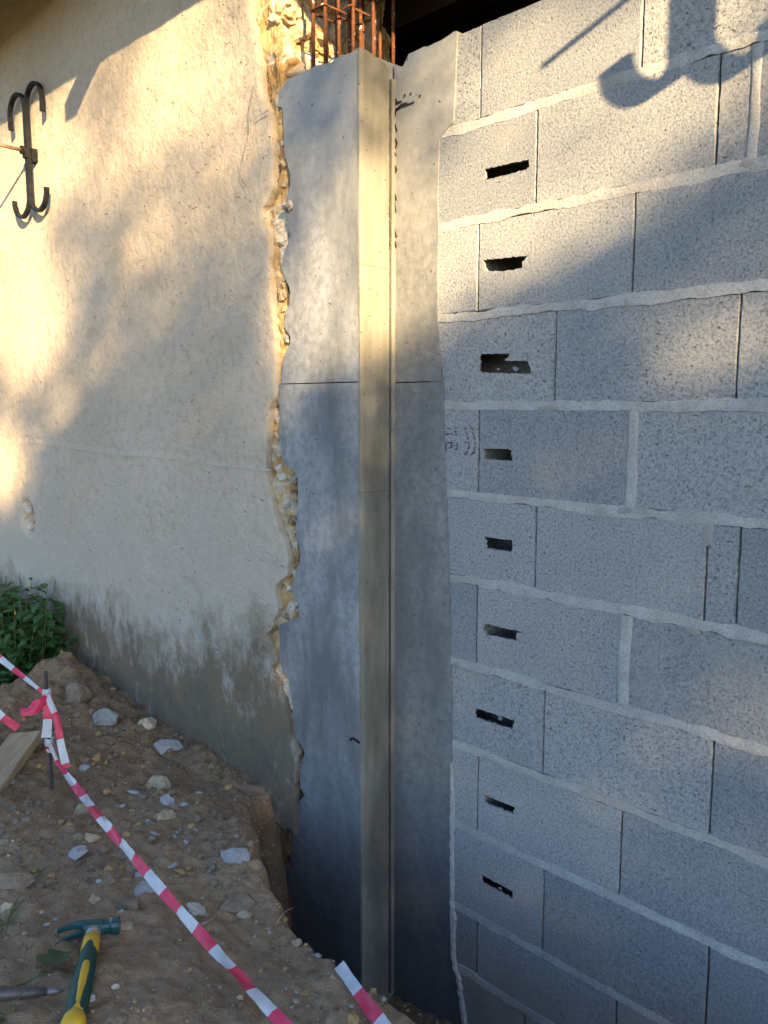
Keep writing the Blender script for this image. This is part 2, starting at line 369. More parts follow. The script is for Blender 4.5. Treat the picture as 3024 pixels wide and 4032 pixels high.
# ---- soil with the trench dug along the new wall
PIT = [(-1.16, .2), (-1.13, -.24), (-.90, -.42), (-.66, -.55), (-.44, -.655), (-.25, -.70), (-.05, -.735), (.12, -.72), (.32, -.77), (.7, -.80), (1.7, -.86), (3.6, -.9), (3.6, .2)]
def pit_dist(x, y):                               # >0 inside
    ins = False; d = 1e9; n = len(PIT)
    for i in range(n):
        ax, ay = PIT[i]; bx, by = PIT[(i+1) % n]
        if (ay > y) != (by > y) and x < (bx-ax)*(y-ay)/(by-ay)+ax: ins = not ins
        ex, ey = bx-ax, by-ay; t = max(0, min(1, ((x-ax)*ex+(y-ay)*ey)/(ex*ex+ey*ey)))
        d = min(d, math.hypot(x-ax-ex*t, y-ay-ey*t))
    return d if ins else -d
def soil_h(x, y, fine=True):
    dw = max(0.0, -y-.17)
    zw = .285+max(0, min(1.9, -.98-x))*.062
    zf = .40+.10*sstep(.5, 1.1, dw)-.04*sstep(1.5, 3, dw)
    z = lerp(zw, zf, sstep(0.02, .55, dw))
    z += .15*math.exp(-(((x+2.60)/.19)**2+((y+.33)/.15)**2))
    z += .05*math.exp(-(((x+2.2)/.22)**2+((y+.30)/.16)**2))
    z += .05*math.exp(-(((x+2.35)/.35)**2+((y+.62)/.18)**2))
    z -= .16*sstep(-2.68, -3.0, x)*sstep(1.3, .5, dw)
    z += .030*n3(x*2.6, y*2.6, 1.3)+.018*n3(x*6.5, y*6.5, 4.0)
    mound = .62+.38*sstep(-1.0, -2.2, x)
    if fine:
        cl = abs(n3(x*12, y*12, 2.2)); z += (.055*cl-.010)*mound*mound
        z += .017*n3(x*31, y*31, 7.7)*mound+.005*n3(x*70, y*70, 3.3)
    jag = .05*n3(x*5, y*5, 9.1)+.028*n3(x*15, y*15, 5.5)+.010*n3(x*45, y*45, 2.5)
    d = pit_dist(x, y)+jag*.75
    if d > -.03:
        f = -.36+.05*n3(x*3, y*3, 6)+(.020*n3(x*14, y*14, 8.2)+.010*n3(x*40, y*40, 1.2) if fine else 0)
        f += .06*sstep(-.55, -.2, x)*sstep(-.30, -.02, y)
        k = sstep(-.03, .12, d)
        z = lerp(z, f, k)
    b = min(x+4.6, 3.4-x, y+3.4)
    return lerp(.33, z, sstep(0, .5, b))
def ray_soil(px, py):
    d = ray(px, py); t = .8; p = CAM
    while t < 6:
        p = CAM+d*t
        if p.z < soil_h(p.x, p.y, False)+.004: break
        t += .01
    return p
def axis(a, b, fine_a, fine_b, s1, s2):
    out = []; v = a
    while v < b:
        out.append(v); v += s1 if fine_a-1e-6 <= v <= fine_b else s2
    out.append(b); return out
XS = axis(-4.6, 3.4, -3.3, .75, .0095, .05); YS = axis(-3.4, .06, -1.55, .06, .0085, .05)
V = [(x, y, soil_h(x, y)) for y in YS for x in XS]; nx = len(XS)
F = [(j*nx+i, j*nx+i+1, (j+1)*nx+i+1, (j+1)*nx+i) for j in range(len(YS)-1) for i in range(nx-1)]
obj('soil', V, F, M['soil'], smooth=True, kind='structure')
G = 400.0
V = [(-G, -G, .33), (G, -G, .33), (G, -3.4, .33), (-G, -3.4, .33), (-G, 5, .33), (-4.6, -3.4, .33), (-4.6, 5, .33), (3.4, -3.4, .33), (3.4, 5, .33), (G, 5, .33), (-G, G, .33), (G, G, .33)]
obj('ground', V, [(0, 1, 2, 7, 5, 3), (3, 5, 6, 4), (7, 2, 9, 8), (4, 6, 8, 9, 11, 10)], M['ground'], kind='structure')

# ---- concrete block wall
BEDS = [2.555, 2.284, 2.014, 1.746, 1.473, 1.208, .937, .663, .392, .106, -.110]
ZTOP = [TOP]+BEDS
XJ = [-.304, -.106, -.305, -.030, -.292, -.079, -.291, -.037, -.277, -.020, -.271, -.08]
SLOT = {1: [(-.285, 2.423), (-.132, 2.418), (-.127, 2.397), (-.139, 2.394), (-.20, 2.391), (-.284, 2.392)],
        2: [(-.287, 2.168), (-.127, 2.162), (-.147, 2.144), (-.143, 2.130), (-.20, 2.127), (-.279, 2.136)],
        3: [(-.297, 1.898), (-.183, 1.895), (-.203, 1.875), (-.121, 1.871), (-.109, 1.836), (-.20, 1.839), (-.294, 1.844)],
        4: [(-.273, 1.619), (-.168, 1.620), (-.170, 1.604), (-.166, 1.587), (-.27, 1.586)],
        5: [(-.265, 1.352), (-.162, 1.353), (-.160, 1.335), (-.163, 1.318), (-.259, 1.317)],
        6: [(-.270, 1.083), (-.112, 1.084), (-.139, 1.077), (-.139, 1.054), (-.256, 1.049)],
        7: [(-.292, .805), (-.140, .804), (-.146, .790), (-.148, .775), (-.290, .772)],
        8: [(-.251, .533), (-.130, .533), (-.136, .521), (-.133, .509), (-.245, .504)],
        9: [(-.260, .262), (-.131, .258), (-.134, .246), (-.130, .233), (-.254, .232)]}
wall = thing('block_wall', 'grey hollow concrete block wall with slots and smeared mortar joints', 'block wall', (.9, 0, -.35))
def block(x0, x1, z0, z1, slot=None, seed=0):
    q = random.Random(seed); bm = bmesh.new(); yo = q.uniform(-.0015, .0025); tl = q.uniform(-.003, .003)
    def ring(ins, y, jit):
        out = []
        for (ax, az), (bx, bz) in zip(((x0+ins, z0+ins), (x1-ins, z0+ins), (x1-ins, z1-ins), (x0+ins, z1-ins)), ((x1-ins, z0+ins), (x1-ins, z1-ins), (x0+ins, z1-ins), (x0+ins, z0+ins))):
            n = max(2, int(math.hypot(bx-ax, bz-az)/.016))
            for k in range(n):
                t = k/n; out.append((lerp(ax, bx, t)+q.gauss(0, jit), y+yo+tl*(lerp(ax, bx, t)-x0), lerp(az, bz, t)+q.gauss(0, jit)))
        return out
    A = [bm.verts.new(p) for p in ring(.0028, 0, .0008)]; B = [bm.verts.new(p) for p in ring(0, .004, .0006)]; C = [bm.verts.new((v.co.x, .2, v.co.z)) for v in B]
    n = len(A); ed = []
    for i in range(n):
        j = (i+1) % n
        bm.faces.new((A[i], B[i], B[j], A[j])); bm.faces.new((B[i], C[i], C[j], B[j]))
        ed.append(bm.edges.get((A[i], A[j])))
    bm.faces.new(list(reversed(C)))
    if slot:
        P = []
        for (ax, az), (bx, bz) in zip(slot, slot[1:]+slot[:1]):
            m = max(2, int(math.hypot(bx-ax, bz-az)/.007))
            for k in range(m): P.append((lerp(ax, bx, k/m)+q.gauss(0, .0012), lerp(az, bz, k/m)+q.gauss(0, .0010)))
        H = [bm.verts.new((x, yo+tl*(x-x0)-.0005, z)) for x, z in P]
        K = [bm.verts.new((x+q.gauss(0, .0015), .009+q.gauss(0, .0012), z+q.gauss(0, .0006))) for x, z in P]
        m = len(H)
        for i in range(m):
            j = (i+1) % m; e = bm.edges.new((H[i], H[j])); ed.append(e); bm.faces.new((H[i], H[j], K[j], K[i]))
        cx0, cx1 = min(x0+.03, min(p[0] for p in P)-.004), max(x1-.03, max(p[0] for p in P)+.004)
        cz0, cz1 = z0+.02, z1-.02
        D = [bm.verts.new(p) for p in ((cx0, .0095, cz0), (cx1, .0095, cz0), (cx1, .0095, cz1), (cx0, .0095, cz1))]
        Eb = [bm.verts.new(p) for p in ((cx0, .17, cz0), (cx1, .17, cz0), (cx1, .17, cz1), (cx0, .17, cz1))]
        for i in range(4): bm.faces.new((D[i], Eb[i], Eb[(i+1) % 4], D[(i+1) % 4]))
        bm.faces.new((Eb[0], Eb[1], Eb[2], Eb[3]))
    bmesh.ops.triangle_fill(bm, edges=ed, use_beauty=True, normal=(0, -1, 0))
    return bm
def put_block(x0, x1, z0, z1, slot=None, seed=0, name='block', m='block'):
    bm = block(x0, x1, z0, z1, slot, seed)
    for v in bm.verts: v.co -= Vector(wall.location)
    return obj_bm(name, bm, M[m], wall)
SLOTROCK = [(2030, 1452, 30), (1960, 1455, 16), (1972, 2828, 24), (1970, 3497, 20), (1925, 328*2, 14)]
HEADM = []                                         # wide mortared head joints (x, course)
stamped = None
for c in range(12):
    z1 = ZTOP[c]-(.010 if c else 0); z0 = (ZTOP[c+1]+.010) if c < 11 else -.45
    j = XJ[c]; gap = .002; xs = [-.50, j]
    if c == 1: xs += [.394, .475]; HEADM.append((.479, 1, .012))
    elif c == 4: xs += [.210]; HEADM.append((.213, 4, .016))
    elif c == 5: xs += [.421, .500]
    elif c == 6: xs += [.209]; HEADM.append((.212, 6, .018))
    else: xs += [j+.5]
    while xs[-1] < 3.2: xs.append(xs[-1]+.502)
    for i, (a, b) in enumerate(zip(xs, xs[1:])):
        left_half = (b == j)
        slot = None
        if c in SLOT:
            mid = sum(p[0] for p in SLOT[c])/len(SLOT[c])
            if a < mid < b: slot = SLOT[c]
        g0 = gap if i else 0; g1 = gap
        for hx, hc, hw in HEADM:
            if hc == c and abs(hx-b) < .01: g1 = hw*.7
            if hc == c and abs(hx-a) < .01: g0 = hw*.7
        o = put_block(a+g0, b-g1, z0, z1, slot, seed=c*50+i)
        if c == 4 and i == 0: stamped = o
def bed_strip(z, x0, x1, seed, wid=.0135, proud=.0012):
    q = random.Random(seed); V = []; F = []; n = int((x1-x0)/.011)
    for i in range(n+1):
        x = lerp(x0, x1, i/n)
        a = wid+.006*n3(x*5, seed*1.7, 0)+.0075*n3(x*17, seed*1.3, 0)+.0042*n3(x*50, seed*2.1, 3); b = wid+.006*n3(x*5, seed*2.9, 5)+.0075*n3(x*15, seed*3.9, 5)+.0042*n3(x*55, seed*3.3, 8)
        zc = z+.003*n3(x*3, seed, 2)
        p = max(.0005, proud+.0008*n3(x*11, seed*4.1, 1)+.0004*n3(x*60, seed, 9))
        e1, e2 = .0022*n3(x*30, seed, 4), .0016*n3(x*80, seed, 6)
        V += [(x, .012, zc-a), (x, .0014, zc-a), (x, -p*.75, zc-a*.97+e1*.3), (x, -p-e2*.3, zc-a*.3), (x, -p+e2*.3, zc+b*.3), (x, -p*.9, zc+b*.97+e1*.3), (x, .0014, zc+b), (x, .012, zc+b)]
    for i in range(n):
        for k in range(7): a = i*8+k; F.append((a, a+8, a+9, a+1))
    return V, F
for k, z in enumerate(BEDS):
    x0 = -.470
    part('bed_joint', wall, *bed_strip(z, x0, 3.2, 11+k, .0138), M['mortar'], False)
for hx, c, hw in HEADM:
    z1 = ZTOP[c]-.012; z0 = ZTOP[c+1]+.012; V = []; F = []; n = 22
    for i in range(n+1):
        z = lerp(z0, z1, i/n); a = hw+.004*n3(z*14, hx*9, 0); b = hw+.004*n3(z*12, hx*7, 4); p = .0012+.001*n3(z*20, hx, 1)
        V += [(hx-a, .010, z), (hx-a, .0012, z), (hx-a*.6, -p, z), (hx+b*.5, -p, z), (hx+b, .0012, z), (hx+b, .010, z)]
    for i in range(n):
        for k in range(5): q = i*6+k; F.append((q, q+1, q+7, q+6))
    part('head_joint', wall, V, F, M['mortar'], True)
def smear(cx, cz, rx, rz_, seed):
    V = [(cx, -.0022, cz)]; F = []; n = 26
    for k, (f, y) in enumerate(((.6, -.0020), (1.0, .0006))):
        for i in range(n):
            a = 2*math.pi*i/n; g = 1+.45*n3(math.cos(a)*1.3+seed, math.sin(a)*1.3, k*.3)+.22*n3(math.cos(a)*4, math.sin(a)*4, seed); V.append((cx+rx*f*g*math.cos(a), y, cz+rz_*f*g*math.sin(a)))
    for i in range(n): j = (i+1) % n; F += [(0, 1+j, 1+i), (1+i, 1+j, 1+n+j, 1+n+i)]
    part('mortar_smear', wall, V, F, M['smear'], True)
for i, (px, py, rx, rz_) in enumerate(((2790, 2110, .016, .032), (2460, 2010, .030, .016), (2720, 2480, .024, .014), (2945, 640, .022, .014), (2470, 1190, .012, .014), (2160, 1606, .05, .010), (1800, 2615, .024, .014))):
    p = on_y(px, py, 0); smear(p.x, p.z, rx, rz_, i*3.7)
for i, (px, py, wpx) in enumerate(SLOTROCK[:4]):
    p = on_y(px, py, .02); o = bpy.data.objects.new('slot_debris', rock(wpx/FPX*2.2*.6, 1, .8, .7, 60+i, .5, 2)); o.data.materials.append(M['block']); col.objects.link(o); o.parent = wall; o.location = p-Vector(wall.location)
# violet stamp on the cut block
def ribbon(pts, wid, y, nrm_y=-1):
    V = []; F = []
    for i, p in enumerate(pts):
        a = pts[max(i-1, 0)]; b = pts[min(i+1, len(pts)-1)]
        dx, dz = b[0]-a[0], b[1]-a[1]; l = math.hypot(dx, dz)+1e-9; sx, sz = -dz/l*wid/2, dx/l*wid/2
        ww = 1+.5*n3(p[0]*90, p[1]*90, 2)
        V += [(p[0]+sx*ww, y, p[1]+sz*ww), (p[0]-sx*ww, y, p[1]-sz*ww)]
    for i in range(len(pts)-1): F.append((2*i, 2*i+2, 2*i+3, 2*i+1))
    return V, F
def strokes(lst, wid, y, conv, step=.004):
    out = []
    for s_ in lst:
        P = [on_y(*conv(*p), y) for p in s_]; Q = []
        for a, b in zip(P, P[1:]):
            n = max(1, int((b-a).length/step))
            Q += [(lerp(a.x, b.x, k/n), lerp(a.z, b.z, k/n)) for k in range(n)]
        Q.append((P[-1].x, P[-1].z)); out.append(ribbon(Q, wid, y))
    return join(*out)
cst = lambda x, y: (1700+x/5.53, 1600+y/5.53)
STAMP = [[(690, 470), (760, 500)], [(830, 475), (900, 490)], [(750, 555), (775, 620)], [(770, 640), (800, 720)], [(885, 560), (915, 650)], [(915, 660), (945, 735)],
         [(710, 785), (810, 785), (815, 860), (790, 940)], [(775, 960), (760, 1030), (700, 1050)], [(945, 775), (940, 860)], [(950, 870), (930, 950), (915, 1010), (850, 1050)],
         [(340, 480), (410, 490)], [(480, 480), (540, 480)], [(490, 550), (550, 560)], [(300, 605), (440, 600)], [(480, 625), (550, 620)], [(260, 560), (320, 555)],
         [(225, 785), (310, 785), (310, 930), (250, 935)], [(335, 790), (480, 795)], [(430, 800), (425, 905), (370, 900)], [(560, 795), (550, 930), (490, 935)], [(470, 855), (550, 860)]]
Vs, Fs = strokes(STAMP, .0058, -.0026, cst)
L = Vector(wall.location); st = obj('stamp_mark', [Vector(v)-L for v in Vs], Fs, M['ink'], stamped, label='faded violet stamped characters, upside down')

# ---- reinforced concrete column: two pours, stepped in plan
LEFT_PX = [(1079, 340), (1082, 414), (1112, 424), (1117, 520), (1119, 597), (1132, 650), (1145, 690), (1142, 729), (1128, 775), (1126, 830), (1129, 869), (1145, 922), (1126, 976), (1112, 1029), (1106, 1053), (1120, 1088), (1141, 1135), (1141, 1194), (1123, 1229), (1118, 1288), (1141, 1317), (1144, 1352), (1126, 1382), (1112, 1429), (1109, 1505), (1091, 1523), (1085, 1564), (1106, 1605), (1100, 1699), (1106, 1758), (1118, 1828), (1168, 1863), (1174, 1890), (1173, 1993), (1165, 2080), (1168, 2112), (1184, 2188), (1179, 2226), (1152, 2286), (1149, 2340), (1176, 2378), (1179, 2427), (1130, 2448), (1103, 2459), (1100, 2589), (1117, 2654), (1136, 2668), (1144, 2730), (1157, 2785), (1146, 2817), (1149, 2893), (1156, 2908), (1184, 2928), (1200, 2967), (1181, 3006), (1181, 3101), (1203, 3129), (1178, 3157), (1106, 3223), (1103, 3246), (1106, 3413), (1112, 3500), (1110, 3900)]
RIGHT_PX = [(1799, 120), (1799, 139), (1792, 332), (1785, 477), (1762, 504), (1729, 550), (1726, 663), (1722, 796), (1726, 889), (1722, 1094), (1722, 1258), (1746, 1567), (1753, 1823), (1768, 2278), (1774, 2607), (1779, 2990), (1776, 3250), (1776, 3602), (1780, 3773), (1802, 3859), (1823, 4031), (1840, 4300)]
LEFT = sorted((p.z, p.x) for p in (on_y(a, b, COL_Y) for a, b in LEFT_PX))
RIGHT = sorted((p.z, p.x) for p in (on_y(a, b, -.004) for a, b in RIGHT_PX))
def xl(z): return table(LEFT, z)+.004*n3(z*60, 2, 1)+.002*n3(z*160, 2, 5)
def xr(z): return table(RIGHT, z)+.003*n3(z*55, 8, 1)+.0015*n3(z*150, 3, 5)
column = thing('concrete_column', 'cast grey concrete corner column with a stepped vertical return', 'column', (-.75, .02, -.35))
JOINT = 1.822
def sheet_to_solid(cols, rows, fx, fy, fz, back):      # front grid plus four edge skirts to y=back
    V = []; F = []
    for j in range(rows+1):
        for i in range(cols+1):
            z = fz(i/cols, j/rows); x = fx(i/cols, z); V.append((x, fy(x, z), z))
    w_ = cols+1
    for j in range(rows):
        for i in range(cols): a = j*w_+i; F.append((a, a+1, a+w_+1, a+w_))
    loop = [i for i in range(w_)]+[j*w_+cols for j in range(1, rows+1)]+[rows*w_+i for i in range(cols-1, -1, -1)]+[j*w_ for j in range(rows-1, 0, -1)]
    o = len(V); V += [(V[k][0], back, V[k][2]) for k in loop]; n = len(loop)
    for k in range(n): F.append((loop[k], o+k, o+(k+1) % n, loop[(k+1) % n]))
    F.append(tuple(o+k for k in range(n)))
    return V, F
def ctop_l(x): return TOP-.004+.008*n3(x*16, 5, 2)+.005*n3(x*50, 1, 7)+.012*n3(x*5, 3, 3)+table([(-1.035, -.05), (-1.01, -.022), (-.95, -.004), (-.85, 0)], x)
def ctop_r(x): return TOP-.002+.012*n3(x*11, 15, 2)+.007*n3(x*40, 4, 7)+table([(-.66, -.01), (-.63, -.035), (-.6, .005), (-.5, 0), (-.4, .008)], x)
def face_noise(y0): return lambda x, z: y0+.0016*n3(x*7, z*4, 3)+.0006*n3(x*40, z*40, 1)
for zz0, zz1, nm, lab in ((-.45, JOINT-.0035, 'lower_pour', 'lower lift of the column, darker at its foot'), (JOINT, None, 'upper_pour', 'upper lift of the column, paler towards its broken top')):
    rows = int(((zz1 or TOP)-zz0)/.008)
    def xle(z): return xl(z)
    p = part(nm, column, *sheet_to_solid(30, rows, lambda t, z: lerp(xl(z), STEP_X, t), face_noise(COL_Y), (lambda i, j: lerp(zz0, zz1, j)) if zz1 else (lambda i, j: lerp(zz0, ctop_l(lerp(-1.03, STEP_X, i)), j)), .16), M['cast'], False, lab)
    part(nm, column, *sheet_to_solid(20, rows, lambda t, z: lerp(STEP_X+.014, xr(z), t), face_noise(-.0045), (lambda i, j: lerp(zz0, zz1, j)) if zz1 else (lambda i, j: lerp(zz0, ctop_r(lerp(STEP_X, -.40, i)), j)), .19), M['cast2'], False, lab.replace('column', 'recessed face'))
# return face: cast in four lengths of board
zs = [-.45]+[on_y(1425, yy*1.8228, COL_Y).z for yy in (1962, 1065, 570)]+[None]
for a, b in zip(zs, zs[1:]):
    V = []; F = []; n = 46; rows = max(8, int(((b or TOP)-a)/.012)); K = 10
    for j in range(rows+1):
        for i in range(K+1):
            y = lerp(COL_Y-.0002, -.0250, i/K)+(.0025*n3(a*3+j*.9, 3, 3) if i == K else 0)
            zt = (b-.0009+.0008*n3(y*30, 4, 2)+(-y-.075)*.03) if b else TOP-.02+table([(-.15, .018), (-.1, .012), (-.05, -.002), (0, -.022)], y)+.006*n3(y*30, 3, 1)
            za = a+(-y-.075)*.03*(1 if a > 0 else 0); z = lerp(za, zt, j/rows)
            e = min(i, K-i)/K
            V.append((STEP_X+.0115+.0014*n3(y*18, z*3, 7)-(.004+.004*abs(n3(z*70, 2, 1)) if i in (0,) else 0), y, z))
    for j in range(rows):
        for i in range(K): q = j*(K+1)+i; F.append((q, q+1, q+K+2, q+K+1))
    o = len(V); bx = STEP_X-.002
    lp = [i for i in range(K+1)]+[j*(K+1)+K for j in range(1, rows+1)]+[rows*(K+1)+i for i in range(K-1, -1, -1)]+[j*(K+1) for j in range(rows-1, 0, -1)]
    V += [(bx, V[k][1], V[k][2]) for k in lp]
    for k in range(len(lp)): F.append((lp[k], o+k, o+(k+1) % len(lp), lp[(k+1) % len(lp)]))
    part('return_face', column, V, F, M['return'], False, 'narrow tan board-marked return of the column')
# ragged fin and dark seam in the inner corner
V = []; F = []; n = 420
for i in range(n+1):
    z = lerp(-.4, TOP-.06, i/n); r_ = .5+.5*n3(z*22, 1, 1); q_ = max(0, n3(z*90, 2, 2))
    V += [(STEP_X+.001, -.0135, z), (STEP_X+.0125+.002*r_, -.0135-.003*r_-.003*q_, z), (STEP_X+.0165+.0025*r_, -.0100-.003*r_, z), (STEP_X+.020, -.0042, z)]
for i in range(n):
    for k in range(3): a = i*4+k; F.append((a, a+1, a+5, a+4))
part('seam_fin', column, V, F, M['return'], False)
# slurry fin where the column meets the blocks low down
V = []; F = []; n = 150
for i in range(n+1):
    z = lerp(-.30, .60, i/n); x = xr(z); wd = (.010+.012*max(0, n3(z*9, 4, 4))+.004*n3(z*60, 1, 1))*sstep(.60, .45, z)+.003
    V += [(x-.004, -.0045, z), (x, -.010-.004*n3(z*40, 2, 8), z), (x+wd*.7, -.008-.003*n3(z*50, 7, 8), z), (x+wd, .003, z)]
for i in range(n):
    for k in range(3): a = i*4+k; F.append((a, a+4, a+5, a+1))
part('slurry_fin', column, V, F, M['mortar'], False)
# black crayon strokes and dashes beside the seam
c2 = lambda x, y: (900+x/1.508, y/1.508)
MK = [[(985, 690), (998, 650), (1030, 632), (1070, 618), (1102, 606)], [(990, 660), (1020, 625), (1060, 610)], [(990, 615), (1030, 600)], [(990, 585), (1000, 610)], [(985, 700), (990, 640)],
      [(1040, 570), (1050, 562)], [(1075, 560), (1085, 552)], [(1130, 572), (1140, 566)], [(985, 735), (1000, 780)], [(985, 820), (1000, 850), (990, 880)], [(985, 905), (992, 925)],
      [(985, 985), (998, 1010), (985, 1025)], [(985, 1150), (995, 1190)], [(985, 1200), (992, 1260)], [(980, 1340), (995, 1410)], [(985, 1430), (995, 1470)]]
part('crayon_mark', column, *strokes(MK, .0065, -.0072, c2), M['crayon'], label='black crayon strokes beside the seam')
part('crayon_mark', column, *strokes([[(956, 640), (952, 700)], [(948, 700), (952, 780)], [(950, 800), (950, 920)], [(948, 950), (950, 1060)], [(948, 1080), (955, 1290)], [(955, 1310), (955, 1480)], [(945, 540), (955, 545)]], .0045, -.0168, c2), M['crayon'])
# wire stub on the left face
pw = [on_y(1379, 2914, COL_Y-.004), on_y(1386, 2907, COL_Y-.006), on_y(1398, 2913, COL_Y-.007), on_y(1409, 2922, COL_Y-.006), on_y(1416, 2927, COL_Y+.004)]
part('wire_stub', column, *tube(catmull(pw, 4), .0035, 6), M['iron'], True, 'short dark wire stub on the left face')

# ---- old rendered rubble wall
old = thing('old_rendered_wall', 'old beige lime-rendered rubble wall, stained and broken at its edge', 'wall', (-2.4, .1, -.35))
EDGE_PX = [(968, -200), (986, 0), (999, 86), (1019, 166), (1026, 298), (1039, 378), (1062, 431), (1076, 464), (1076, 597), (1079, 729), (1059, 796), (1033, 826), (1053, 895), (1065, 940), (1062, 990), (1065, 1053), (1068, 1158), (1076, 1205), (1085, 1276), (1088, 1364), (1088, 1464), (1085, 1546), (1065, 1605), (1056, 1699), (1056, 1787), (1050, 1850), (1059, 1905), (1076, 1993), (1103, 2090), (1130, 2145), (1141, 2188), (1136, 2231), (1133, 2264), (1089, 2313), (1095, 2372), (1103, 2410), (1081, 2459), (1054, 2513), (1076, 2568), (1081, 2622), (1070, 2638), (1098, 2703), (1125, 2779), (1136, 2806), (1146, 2890), (1156, 2930), (1178, 2990), (1168, 3060), (1165, 3140), (1160, 3300), (1150, 3500)]
EDGE = sorted((p.z, p.x) for p in (on_y(a, b, WALL_Y) for a, b in EDGE_PX))
def xe(z): return table(EDGE, z)-.012+.010*n3(z*24, 6, 1)+.008*n3(z*62, 6, 4)+.004*n3(z*130, 2, 5)
HOLE = on_y(108, 2040, WALL_Y)
def wall_relief(x, z):
    y = WALL_Y+.0065*n3(x*1.7, z*1.7, 2)+.0035*n3(x*6, z*6, 5)+.0016*n3(x*19, z*19, 8)+.0008*n3(x*60, z*60, 4)
    # raised day-joint across the wall
    zc = 1.512+.018*n3(x*1.5, 3, 3)+.006*n3(x*8, 1, 1)+(-x-1.1)*.014
    y -= .0035*math.exp(-((z-zc)/.007)**2)*(.6+.6*n3(x*3, 4, 1))
    y += .003*math.exp(-((z-zc-.022)/.008)**2)
    # spalled hole
    dx = (x-HOLE.x)/.085; dz = (z-HOLE.z)/.10; d = dx*dx+dz*dz+.5*n3(x*14, z*14, 1)
    if d < 1.1: y += .042*sstep(1.1, .6, d)+.006*n3(x*60, z*60, 6)*sstep(1.1, .6, d)
    # shallow flaking low on the wall
    k = n3(x*4.5+7, z*7, 11)
    if z < 1.25: y += .004*sstep(.30, .36, k)*sstep(1.25, .9, z)
    return y
ZB = .17
rows = int((3.98-ZB)/.0125); cols = 250; V = []; F = []
SX = [1-(1-i/cols)**1.0 for i in range(cols+1)]
for j in range(rows+1):
    z = lerp(ZB+.05*n3(j, 1, 1)*0, 3.98, j/rows); e = xe(z)
    for i in range(cols+1):
        t = SX[i]; x = lerp(-6.2, e, t**.62)
        V.append((x, wall_relief(x, z)+.003*sstep(e-.006, e, x), z+(.07*n3(x*7, 2, 5)+.03*n3(x*25, 2, 5))*max(0, 1-(z-ZB)/.16)))
w_ = cols+1
for j in range(rows):
    for i in range(cols): a = j*w_+i; F.append((a, a+1, a+w_+1, a+w_))
o = len(V)
for j in range(rows+1):
    x, y, z = V[j*w_+cols]; V += [(x, y, z), (x+.005*n3(z*40, 1, 6)+.003*n3(z*90, 1, 3), y+.014, z), (x-.006+.010*n3(z*25, 4, 2), y+.036, z)]
for j in range(rows):
    b = o+3*j; F += [(b, b+1, b+4, b+3), (b+1, b+2, b+5, b+4)]
part('render_coat', old, V, F, M['render'], True, 'weathered beige lime render, grey and damp below')
# rubble core: strip behind the broken edge, turning into the cut end of the wall above the column
V = []; F = []; ZR = int(4.35/.009); PR = []
for k in range(36): PR.append((lerp(-1.34, -1.035, k/35), -.128, 0, -1))
def endx(z): return table([(-.4, -1.02), (2.70, -1.03), (2.80, -1.06), (3.2, -1.10), (4, -1.14)], z)
for k in range(1, 50): PR.append((0, lerp(-.128, .40, k/49), 1, 0))
for j in range(ZR+1):
    z = lerp(-.35, 4.0, j/ZR)
    for x, y, ax, ay in PR:
        bx = x if ay else endx(z)
        bx = min(bx, endx(z)) if ay else bx
        u = y if ax else x
        h = .022*(1-2*abs(n3(u*9, z*9, 1.5+ax)))+.013*n3(u*25, z*25, 4)+.009*n3(u*60, z*60, 2)+.004*n3(u*120, z*120, 2)
        big = .03*n3(u*5, z*5, 8) if ax else 0
        V.append((bx+ax*(h+big), y+ay*h*.8, z))
m_ = len(PR)
for j in range(ZR):
    for i in range(m_-1): a = j*m_+i; F.append((a, a+1, a+m_+1, a+m_))
part('rubble_core', old, V, F, M['rubble'], False, 'exposed ochre rubble and lime mortar core')
V = []; F = []; nxf, nzf = 70, 60
for j in range(nzf+1):
    z = lerp(-.4, .34, j/nzf)
    for i in range(nxf+1):
        x = lerp(-1.75, -1.035, i/nxf); V.append((x, -.150+.022*n3(x*9, z*9, 3)+.014*n3(x*24, z*24, 1)+.006*n3(x*60, z*60, 5)+.05*sstep(.10, .36, z), z))
for j in range(nzf):
    for i in range(nxf): a = j*(nxf+1)+i; F.append((a, a+1, a+nxf+2, a+nxf+1))
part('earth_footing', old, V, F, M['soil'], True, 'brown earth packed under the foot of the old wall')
part('wall_body', old, *box((-3.72, .13, 1.8), (4.94, .48, 4.3)), M['rubble'])
